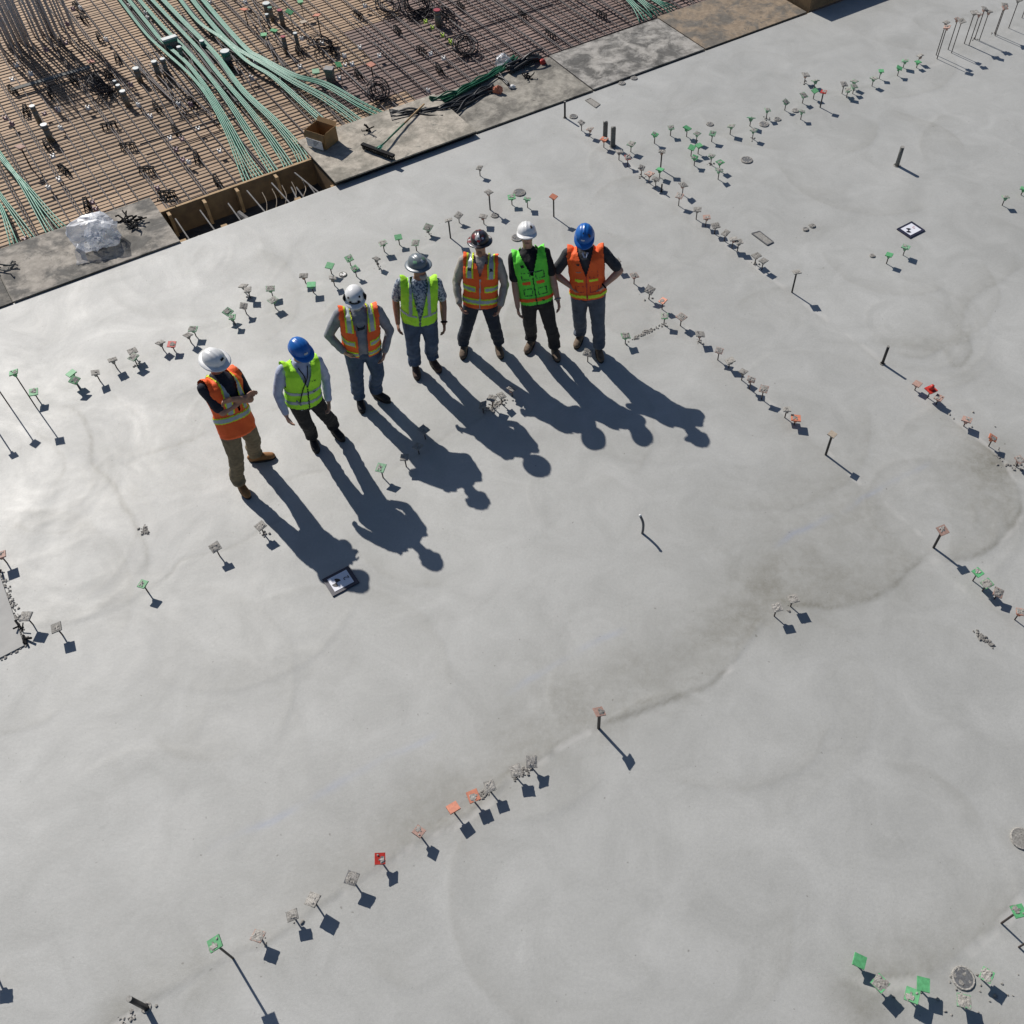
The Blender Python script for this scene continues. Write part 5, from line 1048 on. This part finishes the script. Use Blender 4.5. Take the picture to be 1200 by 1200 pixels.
sleeve((329,12), (331,31), .045, 'red lidded pipe sleeve beside a green capped rod', 'sleevered'); sleeve((333,43), (335,63), .04, 'red lidded pipe sleeve beside a white lidded one', 'sleevered'); sleeve((513,12), (513,31), .06, 'wide red lidded pipe sleeve alone on the reddish deck', 'sleevered')
sleeve((199,45), (203,62), .05, 'rectangular sleeve with white and green lid under a tendon', rect=(.24, .07, .05)); sleeve((385,81), (389,97), .05, 'rectangular sleeve with grey metal lid beside a green capped rod', 'steel', rect=(.13, .10, -.75))
# capped rods on the deck
for top, base, col, lab in (((354,1),(356,20),g_,'beyond the red lidded sleeve'), ((342,13),(344,35),g_,'beside the red lidded sleeve'), ((322,35),(326,56),g_,'in front of the red lidded sleeve'), ((309,40),(312,52),g_,'touching the tendons'), ((398,75),(402,101),g_,'beside the rectangular metal lidded sleeve'), ((370,83),(373,97),pg,'over the far tendon'),
    ((374,17),(377,45),o_,'above a coil of bars'), ((436,75),(440,107),o_,'above a spiral coil near the broom'), ((289,10),(292,34),o_,'beside the far tendon'), ((108,71),(118,100),o_,'above the dark bar heap'), ((357,25),(359,42),'tan','next to the orange capped rod'), ((39,167),(37,198),pk,'beside the twin pipe sleeves')):
    stub(top, base, col, 0, 'on deck ' + lab, z0=DZ, tall=True, rb=.011 if col in (o_, pk) else .006, wide=1.15)
# black bar supports
LANDM = [((46,50),'the column cage'),((118,104),'the dark bar heap'),((48,150),'the twin pipe sleeves'),((125,255),'the clear bag'),((185,85),'the outermost tendon'),((225,205),'the trench form'),((199,45),'the rectangular white lidded sleeve'),((330,30),'the red lidded sleeves'),((387,90),'the metal lidded sleeve'),((443,112),'the spiral near the broom'),((513,25),'the wide red lidded sleeve'),((530,50),'the yellow green clips'),((560,95),'the green hoses'),((690,40),'the pale mottled mat'),((15,190),'the far fanned tendons'),((250,150),'the long tendon bend'),((150,190),'the open tan plywood')]
def nearby(px): return min(LANDM, key=lambda l: (l[0][0] - px[0]) ** 2 + (l[0][1] - px[1]) ** 2)[1]
def chair_mesh():
    mb = MB(); 
    for y in (-.035, .035):
        mb.tube([(-.10, y, .0), (-.085, y * .6, .085), (.085, y * .6, .085), (.10, y, .0)], .008, 5)
        for x in (-.05, 0, .05): mb.tube([(x, y, 0), (x, y * .6, .085)], .006, 4)
    mb.tube([(-.09, -.02, .088), (.09, -.02, .088)], .007, 5); mb.tube([(-.09, .02, .088), (.09, .02, .088)], .007, 5)
    for x in (-.085, -.028, .028, .085): mb.tube([(x, -.02, .088), (x, .02, .088)], .006, 4)
    return mb
ch_legs = MB(); ch_top = MB()
for y in (-.035, .035):
    for x in (-.085, -.03, .03, .085): ch_legs.tube([(x * 1.12, y, 0), (x, y * .55, .088)], .0075, 5)
for y in (-.02, .02): ch_top.tube([(-.11, y, .09), (.11, y, .09)], .0085, 5)
for x in (-.1, -.05, 0, .05, .1): ch_top.tube([(x, -.02, .09), (x, .02, .09)], .007, 4)
cl_me, ct_me = ch_legs.mesh('legs', 'black'), ch_top.mesh('rail', 'black')
RB = random.Random(9)
for i, (x, y) in enumerate(((98,22),(117,45),(137,68),(15,106),(30,130),(55,170),(75,199),(101,240),(184,126),(207,154),(230,184),(255,213),(128,148),(86,95),(128,88),(172,200),(150,172),(196,228),(60,110),(260,140),(225,120),(420,18),(466,36),(494,60),(515,82),(612,18),(645,42),(705,18),(540,8),(390,60),(420,88),(350,60),(575,100),(90,8))):
    p = W(*st(x, y, DZ + .05), DZ); o = thing('bar_chair', 'black plastic bar chair near ' + nearby((x, y)), 'bar support', p, AE + R(90) + RB.uniform(-.25, .25), 'black bar chairs on the deck')
    if i in (12, 15, 16, 17): o.rotation_euler[2] += 1.2
    o.scale = (1.15,) * 3; link('legs', cl_me, o); link('rail', ct_me, o)
# small spacers
sp1 = MB(); sp1.box((0, 0, .012), (.05, .035, .024), taper=.8)
sp2 = MB()
for x in (-.018, .018): sp2.box((x, 0, .034), (.01, .03, .025))
spm = {k: (sp1.mesh('block', k), sp2.mesh('prongs', k)) for k in ('white', 'pinkclip', 'yellowclip')}
def spacer(px, k, lab, z=DZ + .085):
    o = thing('bar_spacer', lab + ' near ' + nearby(px), 'spacer', W(*st(px[0], px[1], z), z), RB.uniform(-.5, .9), k + ' spacers on the bars'); link('block', spm[k][0], o); link('prongs', spm[k][1], o); o.scale = (1.35,) * 3
for p in ((37,88),(20,78),(15,95),(72,152),(69,130),(104,128),(163,125),(177,138),(200,164),(222,192),(233,153),(210,124),(258,179),(153,8),(172,17),(174,23),(288,5),(246,4),(95,11),(295,93),(405,78),(413,77),(398,93),(300,75),(352,80),(404,67),(422,57),(428,9),(445,67),(505,65),(502,108),(520,70),(378,52),(354,47),(58,222),(70,212),(63,185),(125,48)):
    spacer(p, 'white', 'small white plastic spacer')
for p in ((68,130),(53,135),(15,147),(7,140),(80,30),(86,12),(214,165),(207,177),(215,189),(224,124),(154,101),(78,52),(109,239),(113,247),(98,258),(30,282),(185,222),(55,60)):
    spacer(p, 'pinkclip', 'small dusty pink plastic spacer')
for p in ((499,27),(507,34),(519,43),(528,50),(530,52)): spacer(p, 'yellowclip', 'small yellow green plastic clip along a bar')
# coils of bar
def coil(px, r, turns, lab, seed, z=.06):
    rr = random.Random(seed); c = W(*st(px[0], px[1], DZ + .08), DZ); o = thing('bar_coil', lab, 'coil', c, rr.uniform(0, 3), 'coiled bars on the deck')
    for k in range(turns):
        rx = r * rr.uniform(.6, 1.1); tz = rr.uniform(-.6, .6); tx = rr.uniform(.2, 1.2); ph = rr.uniform(0, 6); cx_, cy_ = rr.uniform(-.4, .4) * r, rr.uniform(-.4, .4) * r
        rot = Matrix.Rotation(tz, 3, 'Z') @ Matrix.Rotation(tx, 3, 'X'); pts = []
        for q in range(15):
            a = ph + q / 14 * 2 * math.pi; v = rot @ Vector((rx * math.cos(a), rx * math.sin(a), 0)); pts.append((v.x + cx_, v.y + cy_, max(v.z + .09 + z, .012)))
        MB().tube(pts, .008, 5).build('loop', 'matbar', o, True)
coil((545,58), .20, 11, 'spiral of dark bars beside the yellow green clips', 1); coil((378,55), .20, 8, 'loose dark bar loops under an orange capped rod', 2); coil((443,112), .18, 10, 'spiral of dark bars near the broom', 3); coil((490,8), .32, 16, 'large tangle of dark bars beside the wide red lidded sleeve', 4); coil((118,104), .2, 12, 'dark bar heap beside the row of three sleeves', 5); coil((520,18), .2, 8, 'small tangle of dark bars at the wide red lidded sleeve', 6); coil((455,10), .22, 8, 'flat tangle of dark bars beyond the orange capped rods', 7)
# column cage
cb = W(*st(50, 57, DZ), DZ); cg = thing('column_cage', 'upright grey steel column cage rising from the deck', 'rebar cage', cb, AE)
CGS = [(x, y) for x in np.linspace(-.62, .62, 11) for y in (-.16, .5)] + [(-.62, .17), (.62, .17), (.3, .16), (-.2, .2)] + [(-.5 + .05 * q, .30 + .03 * (q % 3)) for q in range(9)] + [(.05 + .045 * q, .36 + .03 * (q % 2)) for q in range(7)]
rr = random.Random(8)
for x, y in CGS:
    x += rr.uniform(-.03, .03); MB().tube([(x, y, 0), (x + rr.uniform(-.02, .02), y + rr.uniform(-.02, .02), 2.1)], .017, 6).build('upright_bar', 'cagesteel', cg, True)
for z in (1.15, 1.3, 1.45, 1.6, 1.75, 1.9, 2.05):
    MB().tube([(-.66, -.19, z), (.66, -.19, z), (.66, .53, z), (-.66, .53, z), (-.66, -.19, z)], .011, 5).build('tie', 'cagesteel', cg)
# strip shadowing board on the deck
o = thing('loose_board', 'dark flat board lying on the deck beside the column cage', 'board', W(*st(60, 92, DZ + .09), DZ + .085), AE); MB().box((0, 0, .01), (1.35, .09, .02)).build('plank', 'stake', o)
# ================================================================ things on the mats
# cardboard box
c = W(*st(379, 167, .085), .092); bx = thing('cardboard_box', 'open cardboard box with white label on the raised mat', 'box', c, AE - R(62))
L_, D_, H_ = .36, .30, .24
for (x, y, a, b) in ((0, -D_ / 2, L_, .006), (0, D_ / 2, L_, .006), (-L_ / 2, 0, .006, D_), (L_ / 2, 0, .006, D_)): MB().box((x, y, H_ / 2), (a, b, H_)).build('side', 'card', bx)
MB().box((0, 0, .004), (L_, D_, .006)).build('bottom', 'card', bx)
for (p, q, ax, sg) in (((0, -D_ / 2), (L_, .13), 'x', -1), ((0, D_ / 2), (L_, .13), 'x', 1), ((-L_ / 2, 0), (D_, .13), 'y', -1), ((L_ / 2, 0), (D_, .13), 'y', 1)):
    dx = sg * .035 if ax == 'y' else 0; dy = sg * .035 if ax == 'x' else 0; l = q[0] / 2
    e = Vector((0, 1, 0)) if ax == 'y' else Vector((1, 0, 0)); a = Vector((p[0], p[1], H_)); b = a + Vector((dx, dy, .05 if sg > 0 else -.10)) + Vector((sg * .01 if ax == 'y' else 0, sg * .01 if ax == 'x' else 0, 0))
    V = [a - e * l, a + e * l, b + e * l, b - e * l]; nn = Vector((.004 * sg if ax == 'y' else 0, .004 * sg if ax == 'x' else 0, 0)); V += [v + nn for v in V]
    MB().add(V, [(0, 1, 2, 3), (7, 6, 5, 4), (0, 4, 5, 1), (1, 5, 6, 2), (2, 6, 7, 3), (3, 7, 4, 0)]).build('flap', 'card', bx)
MB().box((.01, -D_ / 2 - .0555, .085), (.30, .004, .14), Matrix.Rotation(R(0), 3, 'X')).build('paper_label', 'paper', bx)
for k in range(4): MB().box((.05 - .012 * k, -D_ / 2 - .0585, .13 - k * .022), (.11 - .02 * k, .002, .008)).build('printed_line', 'darkcap', bx)
# broom
bh0, bh1 = W(*st(425, 173, .1), .10), W(*st(462, 187, .1), .10); d = bh1 - bh0; c = (bh0 + bh1) / 2; az = math.atan2(d.y, d.x)
br = thing('push_broom', 'green handled push broom with black bristles lying on the raised mat', 'broom', (c.x, c.y, .087), az)
MB().box((0, 0, .075), (d.length, .065, .03)).build('head', 'black', br)
mb = MB(); rr = random.Random(2)
for k in range(60): x = -d.length / 2 + .015 + (d.length - .03) * k / 59; y = (-.018, 0, .018)[k % 3]; mb.box((x, y + rr.uniform(-.004, .004), .03), (.012, .012, .064))
tag(mb.build('bristles', 'blackstrip', br), kind='stuff')
hd_ = W(*st(497, 122, .12), .12) - Vector((c.x, c.y, .087)); hd_ = Matrix.Rotation(-az, 3, 'Z') @ hd_
top_h = hd_.normalized() * 1.5 if hd_.length < 1.4 else hd_
m1 = Vector((0, .01, .085)); MB().tube([m1, m1.lerp(top_h, .55)], .014, 8).build('handle', 'hose', br, True); MB().tube([m1.lerp(top_h, .55), top_h], .014, 8).build('handle_top', 'timber', br, True); MB().tube([m1 - Vector((0, 0, .01)), m1.lerp(top_h, .05)], .022, 8).build('socket', 'tendon', br, True)
for e in (-.05, .05): MB().tube([Vector((e, 0, .085)), m1.lerp(top_h, .12)], .007, 5).build('brace', 'tendon', br)
# dark debris near the broom
def debris(px, z, lab, seed, n=9, r=.09, m='black', name='black_clips', cat='debris'):
    rr = random.Random(seed); c = W(*st(px[0], px[1], z), z); o = thing(name, lab, cat, c, rr.uniform(0, 3))
    for k in range(n):
        a, b = rr.uniform(0, 6.28), rr.uniform(0, 6.28); p = Vector((rr.uniform(-r, r) * .6, rr.uniform(-r, r) * .6, rr.uniform(.012, .05))); q = p + Vector((math.cos(a) * r, math.sin(a) * r, rr.uniform(-.01, .06))); q.z = max(q.z, .012); q2 = q + Vector((math.cos(b) * r * .5, math.sin(b) * r * .5, 0))
        MB().tube([p, q, q2], rr.uniform(.008, .013), 6).build('clip', m, o)
debris((431,154), .095, 'broken black plastic clips beside the broom head', 1, 8, .07)
debris((157,264), .03, 'tangle of black plastic chairs beside the clear bag', 2, 16, .12); debris((146,258), .03, 'few bent black clips touching the clear bag', 3, 7, .09); debris((196,236), .0, 'stack of dark bar chairs at the corner of the trench', 4, 9, .1); debris((8,317), .03, 'dark timber offcut bits on the seam of the stained mat', 5, 7, .1, 'stake')
# clear plastic bag
def bag_mesh():
    nu, nv = 22, 13; V = []; rr = random.Random(4)
    for i in range(nv + 1):
        ph = math.pi * i / nv
        for j in range(nu):
            a = 2 * math.pi * (j + .5 * (i % 2)) / nu + rr.uniform(-.09, .09); p = ph + (rr.uniform(-.08, .08) if 0 < i < nv else 0); V.append((math.sin(p) * math.cos(a), math.sin(p) * math.sin(a), math.cos(p)))
    V = np.array(V); n1 = vn3(V * 1.3 + 5) - .5; n2 = 1 - np.abs(vn3(V * 2.3 + 15) - .5) * 2
    r = 1 + .7 * n1 + .35 * (n2 - .6)
    P = V * r[:, None] * np.array([.33, .25, .23]); P[:, 2] = np.maximum(P[:, 2] + .14, .004 + .003 * n2)
    Fc = []
    for i in range(nv):
        for j in range(nu):
            q = (i * nu + j, (i + 1) * nu + j, (i + 1) * nu + (j + 1) % nu, i * nu + (j + 1) % nu); Fc += [(q[0], q[1], q[2]), (q[0], q[2], q[3])]
    return P, Fc
m, t_, b_ = _nodes('clear_film'); b_.inputs['Base Color'].default_value = (.86, .88, .92, 1); b_.inputs['Roughness'].default_value = .33; b_.inputs['Specular IOR Level'].default_value = .8; b_.inputs['Coat Weight'].default_value = .0
b_.inputs['Subsurface Weight'].default_value = 0
tr_ = t_.nodes.new('ShaderNodeBsdfTransparent'); ms = t_.nodes.new('ShaderNodeMixShader'); lw = t_.nodes.new('ShaderNodeLayerWeight'); lw.inputs[0].default_value = .35
mr = t_.nodes.new('ShaderNodeMapRange'); mr.inputs['To Min'].default_value = .34; mr.inputs['To Max'].default_value = .80; t_.links.new(lw.outputs['Facing'], mr.inputs['Value'])
t_.links.new(mr.outputs[0], ms.inputs[0]); t_.links.new(tr_.outputs[0], ms.inputs[1]); t_.links.new(b_.outputs[0], ms.inputs[2]); t_.links.new(ms.outputs[0], t_.nodes['Material Output'].inputs['Surface']); M['film'] = m
c = W(*st(119, 283, .03), .03); bagp, bagf = bag_mesh(); bg_ = thing('plastic_bag', 'crumpled clear plastic bag on the grey crusted mat', 'bag', c, .4)
MB().add(bagp, bagf).build('film', 'film', bg_, False)
P2 = bagp[:, [1, 0, 2]] * np.array([.75, -.9, .8]); P2[:, 2] += .004; MB().add(P2, bagf).build('inner_fold', 'film', bg_, False)
tail = catmull([(-.22, -.18, .18), (-.27, -.27, .14), (-.29, -.36, .04), (-.30, -.42, .01)], 4)
mb = MB(); V = []; n = len(tail)
for i, p in enumerate(tail):
    for q in (-1, -.5, 0, .5, 1): V.append((p[0] + q * (.05 + .03 * i / n), p[1] + .01 * math.sin(q * 7 + i), p[2] + .012 * math.cos(q * 5 + i)))
mb.add(V, [(i * 5 + k, i * 5 + k + 1, (i + 1) * 5 + k + 1, (i + 1) * 5 + k) for i in range(n - 1) for k in range(4)]).build('loose_tail', 'film', bg_, True)
rr = random.Random(3)
for k in range(10):
    a = rr.uniform(0, 6.28); d = rr.uniform(0, .17); p = Vector((d * math.cos(a), d * math.sin(a), rr.uniform(.03, .14))); q = p + Vector((rr.uniform(-.1, .1), rr.uniform(-.1, .1), rr.uniform(-.02, .06))); MB().tube([p, q], .012, 5).build('content_piece', 'steel' if k % 2 else 'white', bg_)
# hoses, strips and rubbish heap
def bundle(name, px, n, r, spread, m, lab, cat, z=.03, lift=.05, seed=1, part='hose'):
    rr = random.Random(seed); c = [np.array(W(*st(p[0], p[1], z), z)) for p in px]; base = Vector(c[len(c) // 2]); o = thing(name, lab, cat, base)
    for k in range(n):
        pts = []
        ox = [rr.gauss(0, spread) for _ in c]; oz = [abs(rr.gauss(0, lift)) for _ in c]
        for i, p in enumerate(c):
            d = c[min(i + 1, len(c) - 1)] - c[max(i - 1, 0)]; d /= np.linalg.norm(d); nrm = np.array([-d[1], d[0], 0]); pts.append(p + nrm * (ox[i] * .5 + ox[0] * .5) + np.array([0, 0, r + oz[i]]))
        MB().tube([Vector(q) - base for q in catmull(pts, 5)], r, 6).build(part, m, o, True)
bundle('hose_bundle', [(505,122),(525,117),(545,108),(565,97),(585,86),(597,78),(604,70)], 18, .013, .045, 'hose', 'bundle of dark green hoses lying along the mat edge', 'hoses', lift=.045)
bundle('strip_bundle', [(458,138),(480,135),(505,134),(525,130),(545,120),(565,110),(580,105)], 30, .012, .085, 'blackstrip', 'heap of black plastic strips beside the green hoses', 'strips', lift=.03, seed=4, part='strip')
bundle('strip_bundle', [(462,145),(485,138),(505,136),(520,138)], 14, .011, .06, 'blackstrip', 'short black strips crossing the broom handle', 'strips', lift=.02, seed=5, part='strip')
bundle('strip_bundle', [(596,86),(608,80),(620,75),(634,70)], 12, .020, .05, 'blackstrip', 'bundle of black tubes beside the orange rag at the deck edge', 'strips', lift=.06, seed=6, part='tube')
bundle('strip_bundle', [(585,90),(592,97),(597,103)], 5, .014, .025, 'blackstrip', 'short dark tubes next to the white scrap', 'strips', lift=.03, seed=7, part='tube')
debris((618,92), .03, 'broken black clips under the tube bundle', 8, 9, .08)
def rag(px, z, m, lab, sx, sy, sz, seed, cat='rag', name='crumpled_rag'):
    nu, nv = 18, 10; V = []; 
    for i in range(nv + 1):
        ph = math.pi * i / nv
        for j in range(nu): a = 2 * math.pi * j / nu; V.append((math.sin(ph) * math.cos(a), math.sin(ph) * math.sin(a), math.cos(ph)))
    V = np.array(V); r = 1 + .7 * (vn3(V * 2.4 + seed * 3) - .5) + .35 * (vn3(V * 5 + seed) - .5); P = V * r[:, None] * np.array([sx, sy, sz]); P[:, 2] = np.maximum(P[:, 2] + sz * .7, 0.002)
    Fc = [(i * nu + j, (i + 1) * nu + j, (i + 1) * nu + (j + 1) % nu, i * nu + (j + 1) % nu) for i in range(nv) for j in range(nu)]
    o = link(name, MB().add(P, Fc).mesh(name, m), None, W(*st(px[0], px[1], z), z)); tag(o, lab, cat)
rag((584,109), .03, 'orange', 'crumpled orange rag beside the black strips', .08, .06, .07, 2); rag((636,75), .03, 'red', 'small red orange rag at the end of the black tubes', .05, .05, .05, 5); rag((600,103), .03, 'white', 'crumpled white scrap beside the short dark tubes', .06, .04, .03, 7)
rag((510,120), .03, 'tan', 'flattened pale cardboard scrap under the green hoses', .12, .07, .02, 9)
rag((590,78), .02, 'film', 'clear plastic ball of film behind the green hoses', .13, .12, .12, 11, 'film', 'film_ball')
